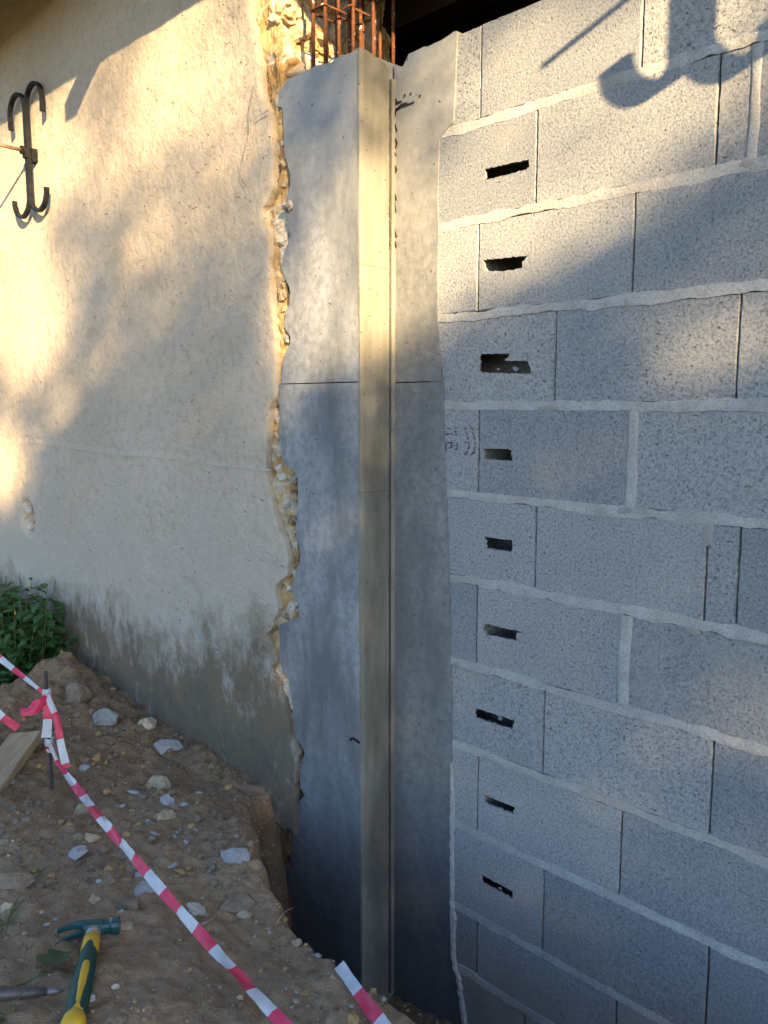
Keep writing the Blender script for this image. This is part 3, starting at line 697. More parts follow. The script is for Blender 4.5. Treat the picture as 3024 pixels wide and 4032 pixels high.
# single stones showing in the broken edge and in the cut end
q = random.Random(3)
edge_st = [(1140, 815, 46, 'st_grey'), (1104, 432, 24, 'st_white'), (1098, 480, 30, 'st_tan'), (1102, 560, 30, 'st_white'), (1104, 640, 32, 'st_tan'), (1112, 720, 30, 'st_tan'), (1085, 870, 34, 'st_white'), (1108, 940, 34, 'st_white'), (1100, 990, 26, 'st_grey'), (1085, 1020, 28, 'st_tan'), (1108, 1100, 30, 'st_grey'), (1098, 1160, 44, 'st_tan'), (1104, 1215, 28, 'st_tan'), (1118, 1330, 34, 'st_grey'), (1110, 1300, 24, 'st_white'), (1100, 1400, 26, 'st_tan'), (1094, 1480, 26, 'st_grey'), (1080, 1580, 30, 'st_tan'), (1084, 1650, 30, 'st_white'), (1080, 1720, 32, 'st_tan'), (1085, 1790, 34, 'st_white'), (1090, 1840, 36, 'st_white'), (1100, 1880, 40, 'st_white'), (1145, 1890, 34, 'st_grey'), (1110, 1930, 40, 'st_tan'), (1145, 1960, 34, 'st_tan'), (1125, 2000, 44, 'st_grey'), (1140, 2050, 40, 'st_brown'), (1150, 2100, 30, 'st_tan'), (1155, 2150, 30, 'st_white'), (1165, 2200, 26, 'st_brown'), (1150, 2260, 24, 'st_white'), (1130, 2320, 34, 'st_white'), (1140, 2390, 44, 'st_white'), (1118, 2430, 32, 'st_brown'), (1088, 2500, 30, 'st_tan'), (1090, 2560, 26, 'st_brown'), (1100, 2640, 34, 'st_white'), (1118, 2700, 34, 'st_tan'), (1135, 2760, 30, 'st_white'), (1140, 2830, 24, 'st_grey'), (1168, 2950, 22, 'st_white')]
def stone_part(parent, me, m, loc, nm='stone', rot=None):
    o = bpy.data.objects.new(nm, me); col.objects.link(o); o.parent = parent
    if not me.materials: me.materials.append(m)
    o.location = Vector(loc)-Vector(parent.location); o.rotation_euler = rot or (q.uniform(0, 6), q.uniform(0, 6), q.uniform(0, 6)); return o
for i, (px, py, s_, mm) in enumerate(edge_st):
    p = on_y(px, py, COL_Y); r = s_/FPX*2.45*.62
    stone_part(old, rock(r, 1.3, 1.0, 1.05, 100+i, .75, 3), M[mm], p+Vector((0, .018 if i else .004, 0)))
for i in range(64):
    z = q.uniform(2.76, 3.22) if i < 50 else q.uniform(3.2, 3.8); y = q.uniform(-.13, .22); r = q.uniform(.018, .05)
    stone_part(old, rock(r*1.25, .8, 1.2, .9, 300+i, .6, 3), M[q.choice(['st_tan', 'st_ochre', 'st_tan', 'st_white'])], (endx(z)-.006, y, z))
# white rubble in the spalled hole, with its hanging root
for i in range(9):
    p = on_y(108+q.uniform(-14, 16), 2040+q.uniform(-70, 60), WALL_Y+.02)
    stone_part(old, rock(q.uniform(.016, .03), 1.4, .7, 1, 340+i, .4, 2), M[q.choice(['st_white', 'st_white', 'st_tan'])], p)
pl = lambda lst, y: [on_y(a, b, y) for a, b in lst]
c1_ = 1.3825
V = []; F = []; n = 260
for i in range(n+1):
    x = lerp(-3.3, -1.10, i/n); zc = 1.512+.018*n3(x*1.5, 3, 3)+.006*n3(x*8, 1, 1)+(-x-1.1)*.014; h_ = (.0068+.004*n3(x*9, 1, 4)+.002*n3(x*40, 1, 4))*(.55+.45*n3(x*2.2, 8, 8)); h_ = max(.0004, h_)
    V += [(x, wall_relief(x, zc-h_)+.002, zc-h_), (x, wall_relief(x, zc)-.0028, zc), (x, wall_relief(x, zc+h_)+.002, zc+h_)]
for i in range(n): a = 3*i; F += [(a, a+3, a+4, a+1), (a+1, a+4, a+5, a+2)]
part('day_joint', old, V, F, M['lime'], True, 'thin pale ridge across the render')
part('pencil_line', old, *strokes([[(1380, 470), (1358, 560), (1350, 640), (1352, 740)], [(1345, 760), (1325, 830), (1312, 890), (1305, 950), (1318, 985), (1340, 1015)], [(1395, 640), (1440, 612), (1465, 600)]], .0045, WALL_Y-.012, lambda x, y: (x/c1_, y/c1_)), M['pencil'], label='thin pencil line drawn on the render')

# ---- roof over both walls (its eave shades the wall tops)
EY, EZ, SLOPE = -.722, 3.593, math.tan(R(26))
roof = thing('tiled_roof', 'tiled roof with rafter tails overhanging the old wall', 'roof', (-1.4, 1.5, EZ))
def rz(y): return EZ+(y-EY)*SLOPE
V, F = [], []
for x in (-6.4, 3.5):
    V += [(x, EY, rz(EY)), (x, 4.6, rz(4.6)), (x, 4.6, rz(4.6)+.05), (x, EY, rz(EY)+.05)]
F = [(0, 1, 2, 3), (4, 7, 6, 5), (0, 4, 5, 1), (1, 5, 6, 2), (2, 6, 7, 3), (3, 7, 4, 0)]
part('sarking', roof, V, F, M['timber'])
for k in range(17):
    x = -6.1+k*.58+rnd.uniform(-.03, .03); ye = EY+.10+rnd.uniform(-.01, .03)
    V = []
    for xx in (x-.035, x+.035):
        V += [(xx, ye, rz(ye)-.012), (xx, 4.5, rz(4.5)-.012), (xx, 4.5, rz(4.5)-.115), (xx, ye, rz(ye)-.055)]
    part('rafter', roof, [(a, b, c+.010) for a, b, c in V], [(0, 1, 2, 3), (4, 7, 6, 5), (0, 4, 5, 1), (1, 5, 6, 2), (2, 6, 7, 3), (3, 7, 4, 0)], M['timber'])
# one rafter tail left long
xx0 = -1.40; ye = WALL_Y-.62
V = []
for xx in (xx0-.055, xx0+.055): V += [(xx, ye, rz(ye)+.0), (xx, .5, rz(.5)-.014), (xx, .5, rz(.5)-.12), (xx, ye, rz(ye)-.075)]
part('rafter', roof, V, [(0, 1, 2, 3), (4, 7, 6, 5), (0, 4, 5, 1), (1, 5, 6, 2), (2, 6, 7, 3), (3, 7, 4, 0)], M['timber'], label='longer rafter tail reaching past the tiles')
tm = None
for k in range(52):
    x = -6.3+k*.19; V = []; F = []; n = 8; jy = rnd.uniform(-.02, .02)
    for y0, rr in ((EY-.03+jy, .085), (EY+.42, .07)):
        for i in range(n+1):
            a = math.pi*i/n
            V += [(x+math.cos(a)*rr, y0, rz(y0)+.055+math.sin(a)*rr*.8), (x+math.cos(a)*(rr-.014), y0, rz(y0)+.052+math.sin(a)*(rr-.014)*.8)]
    m_ = 2*(n+1)
    for i in range(n):
        a = 2*i; F += [(a, a+2, m_+a+2, m_+a), (a+1, m_+a+1, m_+a+3, a+3), (a, a+1, a+3, a+2)]
    part('eave_tile', roof, V, F, M['tile'])
# inside of the building
back = thing('inner_back_wall', 'dim plastered back wall inside the roof space', 'wall', (-1.4, 4.5, .3))
part('plaster', back, *box((-1.4, 4.6, 2.9), (9.8, .12, 6.4)), M['inner'])
for x in (-6.3, 3.42):
    gw = thing('gable_wall', 'plastered gable wall closing the left end of the building' if x < 0 else 'plastered gable wall closing the right end of the building', 'wall', (x, 2.2, .3))
    part('plaster', gw, [(x-.06, -.1, -.3), (x-.06, 4.66, -.3), (x-.06, 4.66, rz(4.6)-.02), (x-.06, -.1, rz(-.1)-.02), (x+.06, -.1, -.3), (x+.06, 4.66, -.3), (x+.06, 4.66, rz(4.6)-.02), (x+.06, -.1, rz(-.1)-.02)], [(0, 1, 2, 3), (4, 7, 6, 5), (0, 4, 5, 1), (1, 5, 6, 2), (2, 6, 7, 3), (3, 7, 4, 0)], M['inner'])
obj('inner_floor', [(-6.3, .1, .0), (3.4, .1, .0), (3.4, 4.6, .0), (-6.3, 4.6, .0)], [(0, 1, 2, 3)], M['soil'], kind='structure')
for i, (y, z, lab) in enumerate(((1.1, 3.62, 'dark timber purlin nearest the rebar inside the roof'), (2.4, 4.1, 'dark timber purlin deeper inside the roof'))):
    V, F = box((-1.4, y, z), (9.6, .14, .2)); o = obj('timber_purlin', V, F, M['timber']); tag(o, lab, 'beam')
for i, (x, lab) in enumerate(((-2.9, 'dark sloping timber brace seen beyond the rebar'), (-1.5, 'dark upright timber post beyond the block wall top'))):
    V, F = tube([(x, 2.4, 0), (x-.05, 2.42, 4.05)], .09, 4) if i else tube([(x-.6, 2.3, 2.6), (x+.9, 2.3, 4.1)], .07, 4)
    tag(obj('timber_post', V, F, M['timber']), lab, 'beam')

# ================================================================ OBJECTS
# ---- rebar cages standing in the column
cages = [(-.866, -.100, .058, .105), (-.832, .010, .058, .100), (-.800, .060+.02, .062, .075)]
def cage(px, y, wx, wy, name, label, zs_, seed):
    q = random.Random(seed); p = on_y(px, 250, y); x = p.x
    t = thing('rebar_cage', label, 'rebar', (x-wx/2, y+wy/2, 2.60), 'rusty rebar cages rising from the column')
    crn = [(x, y), (x-wx, y), (x-wx, y+wy), (x, y+wy)]
    for cx, cy in crn:
        a, b = q.uniform(-.006, .006), q.uniform(-.006, .006)
        pts = [(cx+a*k/6, cy+b*k/6, lerp(2.60, 3.42, k/6)) for k in range(7)]
        # ribbed bar
        V, F = tube([Vector((cx+a*k/60, cy+b*k/60, lerp(2.60, 3.42, k/60))) for k in range(61)], [.0058+(.0007 if k % 2 else 0) for k in range(61)], 7)
        part('bar', t, V, F, M['rust'], True)
    for k in range(2):                                # lapped starter bars tied inside the cage
        cx, cy = crn[k*2][0]-(.016 if k == 0 else -.014), crn[k*2][1]+(.018 if k == 0 else -.016)
        V, F = tube([Vector((cx+q.uniform(-.0005, .0005), cy, lerp(2.60, 3.40 if seed != 2 else 2.99, j/50))) for j in range(51)], [.0052+(.0006 if j % 2 else 0) for j in range(51)], 7)
        part('bar', t, V, F, M['rust'], True)
    for z in zs_:
        o_ = .0085; P = []
        z2 = z+q.uniform(-.01, .01)
        R4 = [(x+o_, y-o_), (x-wx-o_, y-o_), (x-wx-o_, y+wy+o_), (x+o_, y+wy+o_)]
        for i in range(4):
            a = Vector((*R4[i-1], z)); b = Vector((*R4[i], z)); c = Vector((*R4[(i+1) % 4], z)); rr = .014
            P += [b+(a-b).normalized()*rr, b+((a-b).normalized()+(c-b).normalized())*rr*.3, b+(c-b).normalized()*rr]
        P.append(P[0]); P = [p_+Vector((0, 0, (z2-z)*math.sin(i))) for i, p_ in enumerate(P)]
        part('stirrup', t, *tube(P, .0035, 6), M['rust'], True)
    return t
cage(1281, -.100, .058, .105, 'a', 'rusty rebar cage nearest the broken end of the old wall', (3.015, 2.835, 3.24), 1)
cage(1387, -.02, .060, .100, 'b', 'rusty rebar cage between the two other cages', (3.02, 3.22), 2)
cage(1471, .050, .062, .092, 'c', 'rusty rebar cage nearest the block wall top', (3.10, 2.835, 3.3), 3)

# ---- wrought-iron wall anchors
def arc(cx, cz, r, a0, a1, n, y, sz=1.0): return [(cx+r*math.cos(lerp(a0, a1, k/n)), y, cz+sz*r*math.sin(lerp(a0, a1, k/n))) for k in range(n+1)]
def anchor(cx, cz, y, label, dx=.0, s=1.0, rodlen=.34, dep=.042, wid=.020):
    t = thing('wall_anchor', label, 'wall anchor', (cx, y, cz), 'forged iron wall anchors')
    nrm = (0, 1, 0)
    for sg, ww in ((-1, 1.0), (1, 1.0)):
        # one C-shaped strap: hook at the top, stem, hook at the bottom
        r = .094*s; xs_ = cx+sg*(wid*.55)*s; ht = .205*s
        top = arc(xs_+sg*r, cz+ht, r, math.pi if sg < 0 else math.pi, math.pi, 1, y)
        P = []
        P += [(xs_+sg*r-sg*r*math.cos(a), y, cz+ht+r*.92*math.sin(a)) for a in [math.pi*1.06-k*math.pi*1.06/14 for k in range(15)]]
        P = [(P[0][0]-sg*.004, y, P[0][2]-.045*s), (P[0][0], y, P[0][2]-.02*s)]+P
        P += [(xs_, y, cz+ht*(1-k/5)) for k in range(1, 10)]
        P += [(xs_+sg*r-sg*r*math.cos(a), y, cz-ht-r*.92*math.sin(a)) for a in [k*math.pi*1.02/14 for k in range(15)]]
        V, F = strap(P, wid*s, dep, nrm)
        part('strap', t, V, F, M['iron'])
    part('collar', t, *box((cx, y-.004, cz-.01), (wid*2.4, dep+.010, .040)), M['iron'])
    part('nut', t, *tube([(cx-.004, y-dep*.5-.002, cz+.006), (cx-.004, y-dep*.5-.022, cz+.006)], .021, 6), M['iron'])
    part('tie_rod', t, *tube([(cx-.004, y-dep*.5-.02, cz+.006), (cx-.004, y-dep*.5-rodlen, cz+.01)], .0085, 8), M['rod'], True, 'bare steel tie rod end with rusty tip')
    part('anchor_plate', t, *box((cx+.004, (WALL_Y+y)/2+.012 if y > -.3 else y+.03, cz-.015), (.05, abs(WALL_Y-y)+.01 if y > -.3 else .02, .06)), M['iron'])
    return t
ac = on_y(108, 600, WALL_Y-.036)
anchor(ac.x+.005, ac.z, WALL_Y-.036, 'black iron anchor of two hooked straps with a steel rod, on beige render', dep=.022, wid=.0145)
d2 = .46; a2 = anchor(.325+d2*math.tan(SUN_A), 2.795+d2*math.tan(SUN_E)/math.cos(SUN_A), -d2, 'unseen black iron anchor hung to cast the hook shadow on the block wall', rodlen=.20, dep=.042)  # out-of-view anchor added to throw the hooked shadow on the blocks
ax = Vector(a2.location)
part('hanging_wire', a2, *tube([ax+Vector((0, 0, .02)), ax+Vector((0, 0, rz(-d2)+.01-ax.z))], .002, 5), M['iron'])

# ---- caution tape
def tape(name, pts, wid, label, stripe=.085, phase=0.0, twist=None, sag=0.0, facing=None, group=None, first='w'):
    P = catmull(pts, 14); t = thing(name, label, 'tape', P[0], group)
    # arc length
    S = [0]
    for a, b in zip(P, P[1:]): S.append(S[-1]+(b-a).length)
    n = max(8, int(S[-1]/.008)); Q = []
    for k in range(n+1):
        s_ = S[-1]*k/n; i = max(j for j in range(len(S)-1) if S[j] <= s_+1e-9); f = (s_-S[i])/(S[i+1]-S[i]+1e-9); Q.append((P[i].lerp(P[i+1], f), s_))
    rows_ = []; Kc = 4
    for k, (p, s_) in enumerate(Q):
        tn = (Q[min(k+1, n)][0]-Q[max(k-1, 0)][0]).normalized()
        vw = (CAM-p).normalized() if facing is None else Vector(facing)
        sd = tn.cross(vw).normalized(); nm = sd.cross(tn).normalized()
        ang = twist(s_/S[-1]) if twist else 0
        sd = sd*math.cos(ang)+nm*math.sin(ang); nm2 = sd.cross(tn)
        ww = (wid(s_/S[-1]) if callable(wid) else wid)*(1+.16*n3(s_*9, len(pts), 3)+.08*n3(s_*31, 2, len(pts)))
        curl = .30*ww*n3(s_*7, 4, len(pts))+.14*ww*n3(s_*23, 1, 2)
        rows_.append([p+sd*ww*(c/Kc-.5)+nm2*curl*math.sin(math.pi*2*(c/Kc-.25)) for c in range(Kc+1)])
    cur = None; segs = []
    for k in range(n):
        c = int(math.floor((Q[k][1]+phase)/stripe)) % 2
        if c != cur: segs.append((c, [k])); cur = c
        else: segs[-1][1].append(k)
    for c, ks in segs:
        V = []; F = []
        for kk, k in enumerate(ks+[ks[-1]+1]):
            sl_ = [r_.copy() for r_ in rows_[k]]; V += sl_
        for kk in range(len(ks)):
            for cc in range(Kc): a = kk*(Kc+1)+cc; F.append((a, a+1, a+Kc+2, a+Kc+1))
        part('red_stripe' if c else 'white_stripe', t, V, F, M['tape_red' if c else 'tape_white'], True)
    return t
sb = ray_soil(205, 3120)
stx, sty = sb.x, sb.y
def on_stake(py, off=0):                            # point on the stake at image row py
    d = ray(201, py); k = ((stx-CAM.x)*d.x+(sty-CAM.y)*d.y)/(d.x*d.x+d.y*d.y); p = CAM+d*k; return Vector((stx, sty, p.z))
stt = on_stake(2640)
stake = thing('rebar_stake', 'dark steel rod stake holding the caution tape in the soil', 'stake', (stx, sty, sb.z-.1))
part('rod', stake, *tube([Vector((stx, sty, sb.z-.12)).lerp(stt, k/30) for k in range(31)], [.0060+(.0005 if k % 2 else 0) for k in range(31)], 8), M['stake'], True)
k1 = on_stake(2735); k2 = on_stake(2930)
def toward(p, a): return p+(CAM-p).normalized()*a
def at_depth(px, py, t): return CAM+ray(px, py)*t
dep0 = (k1-CAM).dot(FW)
def knot(p, name, lab):
    t = thing(name, lab, 'tape', p); q = random.Random(int(p.z*1000))
    for i in range(5):
        c = p+Vector((0, 0, (i-2)*.0075)); r_ = .012+.003*q.random(); tl = q.uniform(-.3, .3)
        V, F = [], []
        for a in range(13):
            an = 2*math.pi*a/12; b = c+Vector((math.cos(an)*r_, math.sin(an)*r_, tl*math.cos(an)*.02)); V += [b+Vector((0, 0, -.006)), b*1.0+Vector((math.cos(an)*.002, math.sin(an)*.002, .007))]
        F = [(2*a, 2*a+2, 2*a+3, 2*a+1) for a in range(12)]
        part('wrap', t, V, F, M['tape_red' if i in (1,) else 'tape_white'], True)
    return t
knot(k1, 'tape_knot', 'tight white tape knot round the stake, where the torn tail hangs')
knot(k2, 'tape_knot', 'red and white tape knot lower on the stake, beside the plank')
k1f = toward(k1, .014); k2f = toward(k2, .014)
tape('caution_tape', [at_depth(-230, 2400, dep0*1.16), at_depth(0, 2592, dep0*1.06), k1f], lambda u: lerp(.027, .012, sstep(.4, 1.0, u)), 'red and white tape running from the upper stake knot towards the bush', .085, .03)
tape('caution_tape', [k1f, at_depth(168, 2765, dep0-.03), at_depth(128, 2792, dep0-.05), at_depth(82, 2806, dep0-.06)], lambda u: .014+.030*math.sin(min(1, u*1.25)*math.pi*.8), 'crumpled red torn tape tail flapping from the upper knot', .30, .31, twist=lambda u: .6*math.sin(u*6))
tape('caution_tape', [k1f, at_depth(188, 2820, dep0-.02), at_depth(182, 2905, dep0-.015)], .030, 'red then white tape end hanging straight down along the stake', .078, .078)
tape('caution_tape', [k1f, at_depth(222, 2830, dep0-.03), at_depth(240, 2930, dep0-.04), at_depth(262, 3025, dep0-.05)], lambda u: lerp(.018, .027, u), 'thin hanging tape strip ending just above the long tape', .085, .02)
long_end = on_z(1190, 4110, .53)
mid1 = at_depth(470, 3310, lerp(dep0, (long_end-CAM).dot(FW), .42)); mid2 = at_depth(800, 3690, lerp(dep0, (long_end-CAM).dot(FW), .73))
tape('caution_tape', [k2f, at_depth(262, 3050, dep0*.965), mid1, mid2, long_end], lambda u: lerp(.013, .0255, sstep(0, .22, u)), 'long red and white caution tape stretched from the stake over the soil', .0895, .02, twist=lambda u: .45*math.sin(u*9)+.35*math.sin(u*23+1))
e0 = ray_soil(1335, 3845)+Vector((0, 0, .03)); e1 = on_z(1450, 3960, e0.z+.005); e2 = on_z(1575, 4110, e0.z+.01)
tape('caution_tape', [e0, e1, e2], .027, 'short loose end of red and white tape lying over the trench edge', .10, .0)
dp = dep0*1.02
tape('caution_tape', [at_depth(-200, 2650, dp), at_depth(0, 2815, dp), at_depth(70, 2868, dp)], .026, 'red and white tape passing behind the end of the plank', .10, .06)

# ---- plank
zp = .475
A = on_z(58, 2862, zp); B = on_z(166, 2878, zp); Cc = on_z(0, 3092, zp)
ld = (Cc-B).normalized(); sd = Vector((-ld.y, ld.x, 0)); wd = (A-B).dot(sd); 
if wd < 0: sd = -sd; wd = -wd
wd = max(.12, min(.2, wd)); ang = math.atan2(ld.y, ld.x)
plank = thing('timber_plank', 'sawn pale timber plank lying on the soil beside the stake', 'plank', (0, 0, 0))
bm = bmesh.new(); bmesh.ops.create_cube(bm, size=1.0)
for v in bm.verts: v.co = Vector((v.co.x*1.1+.55, v.co.y*wd, v.co.z*.036))
bmesh.ops.bevel(bm, geom=list(bm.edges), offset=.003, segments=2, affect='EDGES')
bmesh.ops.subdivide_edges(bm, edges=[e for e in bm.edges if e.calc_length() > .5], cuts=24)
for v in bm.verts: v.co.z += .0012*n3(v.co.x*9, v.co.y*30, 1); v.co.y += .002*n3(v.co.x*7, 4, v.co.y*3)
pb = obj_bm('board', bm, M['plank'], plank)
plank.location = B+sd*wd/2+Vector((0, 0, -.018)); plank.rotation_euler = (R(3), R(2), ang)

# ---- hammer
def loft(rings):
    V = []; F = []; n = len(rings[0])
    for r_ in rings: V += [Vector(p) for p in r_]
    for i in range(len(rings)-1):
        for k in range(n): a = i*n+k; b = i*n+(k+1) % n; F.append((a, b, b+n, a+n))
    F.append(tuple(reversed(range(n)))); F.append(tuple(range((len(rings)-1)*n, len(rings)*n)))
    return V, F
def ringx(x, y, z, ry, rz_, n=12, pw=.75):          # superellipse ring in the plane x = const
    out = []
    for k in range(n):
        a = 2*math.pi*(k+.5)/n; c, s_ = math.cos(a), math.sin(a)
        out.append((x, y+ry*math.copysign(abs(c)**pw, c), z+rz_*math.copysign(abs(s_)**pw, s_)))
    return out
def ringy(y, x, z, rx, rz_, n=14, pw=.85):
    out = []; rx *= 1.2; rz_ *= 1.1
    for k in range(n):
        a = 2*math.pi*(k+.5)/n; c, s_ = math.cos(a), math.sin(a)
        out.append((x+rx*math.copysign(abs(c)**pw, c), y, z+rz_*math.copysign(abs(s_)**pw, s_)))
    return out
hm = thing('claw_hammer', 'claw hammer with dark green head and green and yellow handle on soil', 'hammer', (0, 0, 0))
# local frame: handle along -y, striking face towards +x, claws towards -x, z up when lying on its side
def hp(nm, vf, m, lab=None, smooth=True, par=None): return obj(nm, vf[0], vf[1], M[m], par or hm, smooth, lab)
HS = 1.0
head = hp('head', loft([ringx(0.0576, .0, 0, .0165, .0165), ringx(0.0560, .0, 0, .0178, .0178), ringx(0.0416, .0, 0, .0172, .0172), ringx(0.0368, .0, 0, .0140, .0140), ringx(0.0272, .0, 0, .0140, .0140), ringx(0.0192, 0, 0, .0175, .016), ringx(-0.0096, 0, 0, .0175, .017), ringx(-0.0176, .001, 0, .0150, .0175)]), 'hpaint', None, False)
hp('striking_face', loft([ringx(0.0578, 0, 0, .0150, .0150), ringx(0.0594, 0, 0, .0138, .0138)]), 'worn', None, False, head)
for sg in (-1, 1):
    rs = []
    for k in range(10):
        t = k/9; x = (-.018-.072*t)*.80; y = .002+.002*t-.034*t*t; zc = sg*lerp(.0080, .0155, t); rs.append(ringx(x, y, zc, lerp(.0135, .0022, t**.8), lerp(.0088, .0060, t), 8))
    hp('claw', loft(rs), 'hpaint', None, False)
hp('claw_edge', loft([ringx(-0.0688, -.0285, .0152, .003, .0066, 8), ringx(-0.0740, -.034, .0156, .0018, .0055, 8)]), 'worn', None, False)
hp('ferrule', loft([ringy(-.012, .004, 0, .0150, .0135), ringy(-.026, .004, 0, .0135, .0125), ringy(-.040, .004, 0, .0125, .0120)]), 'ferrule')
hp('collar', loft([ringy(-.038, .004, 0, .0150, .0140), ringy(-.060, .004, 0, .0152, .0142), ringy(-.082, .004, 0, .0150, .0140), ringy(-.100, .004, 0, .0140, .0135)]), 'hyellow', 'yellow plastic collar of the handle')
grip = hp('grip', loft([ringy(y, .004, 0, rx, rz_) for y, rx, rz_ in ((-.070, .0060, .0149), (-.078, .0110, .0150), (-.095, .0146, .0148), (-.115, .0150, .0150), (-.150, .0165, .0160), (-.19, .0178, .0168), (-.225, .0178, .0165), (-.26, .0165, .0155), (-.285, .0168, .0158), (-.298, .0175, .016))]), 'hgreen', 'dark green rubber grip')
hp('grip_inlay', loft([ringy(y, .006, .0066, rx*1.9, rz_) for y, rx, rz_ in ((-.142, .0030, .0105), (-.150, .0048, .0112), (-.18, .0055, .0118), (-.215, .0052, .0118), (-.25, .0036, .0105), (-.272, .0034, .0100), (-.29, .007, .0102))]), 'hyellow', None, True, grip)
hp('end_cap', loft([ringy(y, .004, .0015, rx, rz_) for y, rx, rz_ in ((-.286, .010, .0152), (-.296, .0168, .0172), (-.308, .0190, .0180), (-.320, .0185, .0172), (-.328, .013, .012))]), 'hyellow', 'yellow end cap of the handle')
hc = ray_soil(366, 3690); he = ray_soil(292, 4035)
hd = (he-hc); hd.z = 0; hang = math.atan2(hd.y, hd.x)+math.pi/2
hm.location = Vector((hc.x, hc.y, max(hc.z, soil_h(hc.x, hc.y))+.024)); hm.rotation_euler = (R(-2), R(2), hang)
hm.scale = (1.08, 1.08, 1.08)

# ---- steel chisel bar
p1 = ray_soil(250, 3922)+Vector((0, 0, .012)); p0 = ray_soil(0, 3945)+Vector((0, 0, .018)); dr = (p0-p1).normalized(); 
bar = thing('pointed_chisel', 'dark steel pointed chisel bar lying beside the hammer', 'chisel', p1)
part('shank', bar, *tube([p1+dr*k for k in (.030, .075, .14, .30, .42)], [.0070, .0125, .0150, .0155, .0155], 8), M['steel'], True)
part('point', bar, *tube([p1+dr*k for k in (0, .012, .031)], [.0025, .0052, .0072], 8), M['worn'], True)

# ---- loose stones and concrete chips
ROCKS = [  # px, py, width px, height ratio, material, name, label
 (411, 2814, 96, .75, 'st_grey', 'pale grey angular boulder half sunk in the mound behind the stake'),
 (309, 2725, 110, .8, 'st_brown', 'brown earthy rock at the top of the soil mound'),
 (580, 2841, 78, .6, 'st_tan', 'tan stone lodged in the soil slope below the render'),
 (629, 3082, 96, .62, 'st_tan', 'flat tan limestone among the grey chips'),
 (380, 2984, 48, .7, 'st_ochre', 'orange ochre pebble in the soil'),
 (656, 3207, 82, .6, 'st_tan', 'cream tan stone just beneath the flat limestone'),
 (324, 3182, 74, .7, 'st_tan', 'beige angular stone touching the long tape'),
 (299, 3352, 84, .8, 'chip', 'grey and tan slab fragment leaning on a cream stone'),
 (362, 3289, 64, .7, 'st_tan', 'cream stone behind the leaning slab fragment'),
 (511, 3548, 98, .85, 'st_brown', 'large smooth brown rock below the long tape'),
 (569, 3497, 90, .6, 'chip', 'pale grey concrete slab fragment partly under the long tape'),
 (771, 3569, 72, .85, 'st_white', 'cream triangular stone beyond the long tape'),
 (945, 3554, 118, .5, 'st_brown', 'broad brown rock at the brink of the trench'),
 (964, 3600, 52, .6, 'st_tan', 'small tan stone in front of the broad brown rock'),
 (63, 3463, 120, .6, 'st_brown', 'broad brown rock lying above the weed tuft'),
 (25, 3575, 52, .6, 'st_tan', 'tan stone in front of the broad brown rock by the weeds'),
 (916, 3371, 104, .42, 'chip', 'long pale grey concrete shard on the lip of the trench'),
 (656, 2940, 100, .32, 'chip', 'long pale grey concrete shard high on the slope'),
 (335, 3018, 44, .5, 'chip', 'narrow pale grey flake standing near the stake'),
 (656, 3148, 60, .95, 'chip', 'squarish grey concrete lump between two flat stones'),
 (1311, 4005, 96, .9, 'st_brown', 'pinkish brown angular rock beside the loose tape end'),
 (1388, 4005, 66, 1.0, 'st_ochre', 'ochre pointed rock nearest the loose tape end'),
 (1167, 3718, 50, .6, 'st_tan', 'tan stone on the corner of the trench edge'),
 (390, 3458, 36, .9, 'st_white', 'small cream stone above the green sprig'),
 (371, 3530, 46, .6, 'st_tan', 'small tan stone left of the smooth brown rock'),
 (453, 3878, 30, .7, 'st_white', 'white pebble right of the hammer handle'),
 (362, 3926, 30, 1.2, 'st_white', 'cream pebble close to the hammer grip'),
 (497, 3646, 46, .5, 'st_tan', 'tan flake right of the hammer head'),
 (198, 3465, 52, .7, 'st_brown', 'brown stone beside the green sprig'),
 (470, 4010, 60, .7, 'st_brown', 'dull brown stone right of the hammer end cap'),
]
for i, (px, py, wpx, hr, mm, lab) in enumerate(ROCKS):
    p = ray_soil(px, py+wpx*hr*.25); dpt = (p-CAM).dot(FW); r = wpx/FPX*dpt*.56
    flat = .62 if mm != 'chip' else .40
    me = rock(r, 1.05, .85, min(1.0, hr)*.9 if mm != 'chip' else .42, 500+i, .42, 3)
    o = obj_me('concrete_chip' if mm == 'chip' else 'loose_rock', me, M[mm], None, False, lab, 'rock' if mm != 'chip' else 'concrete chip')
    o.location = (p.x, p.y, soil_h(p.x, p.y)+r*hr*.18); q2 = random.Random(i)
    yw = -YAW*0+math.atan2(RT.y, RT.x)
    o.rotation_euler = (q2.uniform(-.3, .3)+(.35 if mm == 'chip' else .1), q2.uniform(-.3, .3), yw+q2.uniform(-.35, .35))
CHIPS = [(527, 3138, 50), (723, 3165, 44), (784, 3138, 30), (738, 3006, 20), (593, 3236, 46), (612, 3277, 36), (690, 3294, 36), (733, 3313, 30), (863, 3217, 36), (550, 3448, 50), (675, 3410, 44), (820, 3424, 26), (834, 3396, 30), (670, 3458, 20), (1061, 3665, 22), (333, 3609, 18), (222, 3627, 15), (188, 3641, 15), (521, 3207, 22), (477, 3178, 30), (712, 3260, 24), (700, 3275, 18), (930, 3290, 34), (180, 3643, 22), (220, 3628, 20), (335, 3610, 20), (86, 3773, 22), (475, 3590, 24), (822, 3800, 16), (436, 4015, 24), (505, 3957, 14), (770, 3270, 22)]
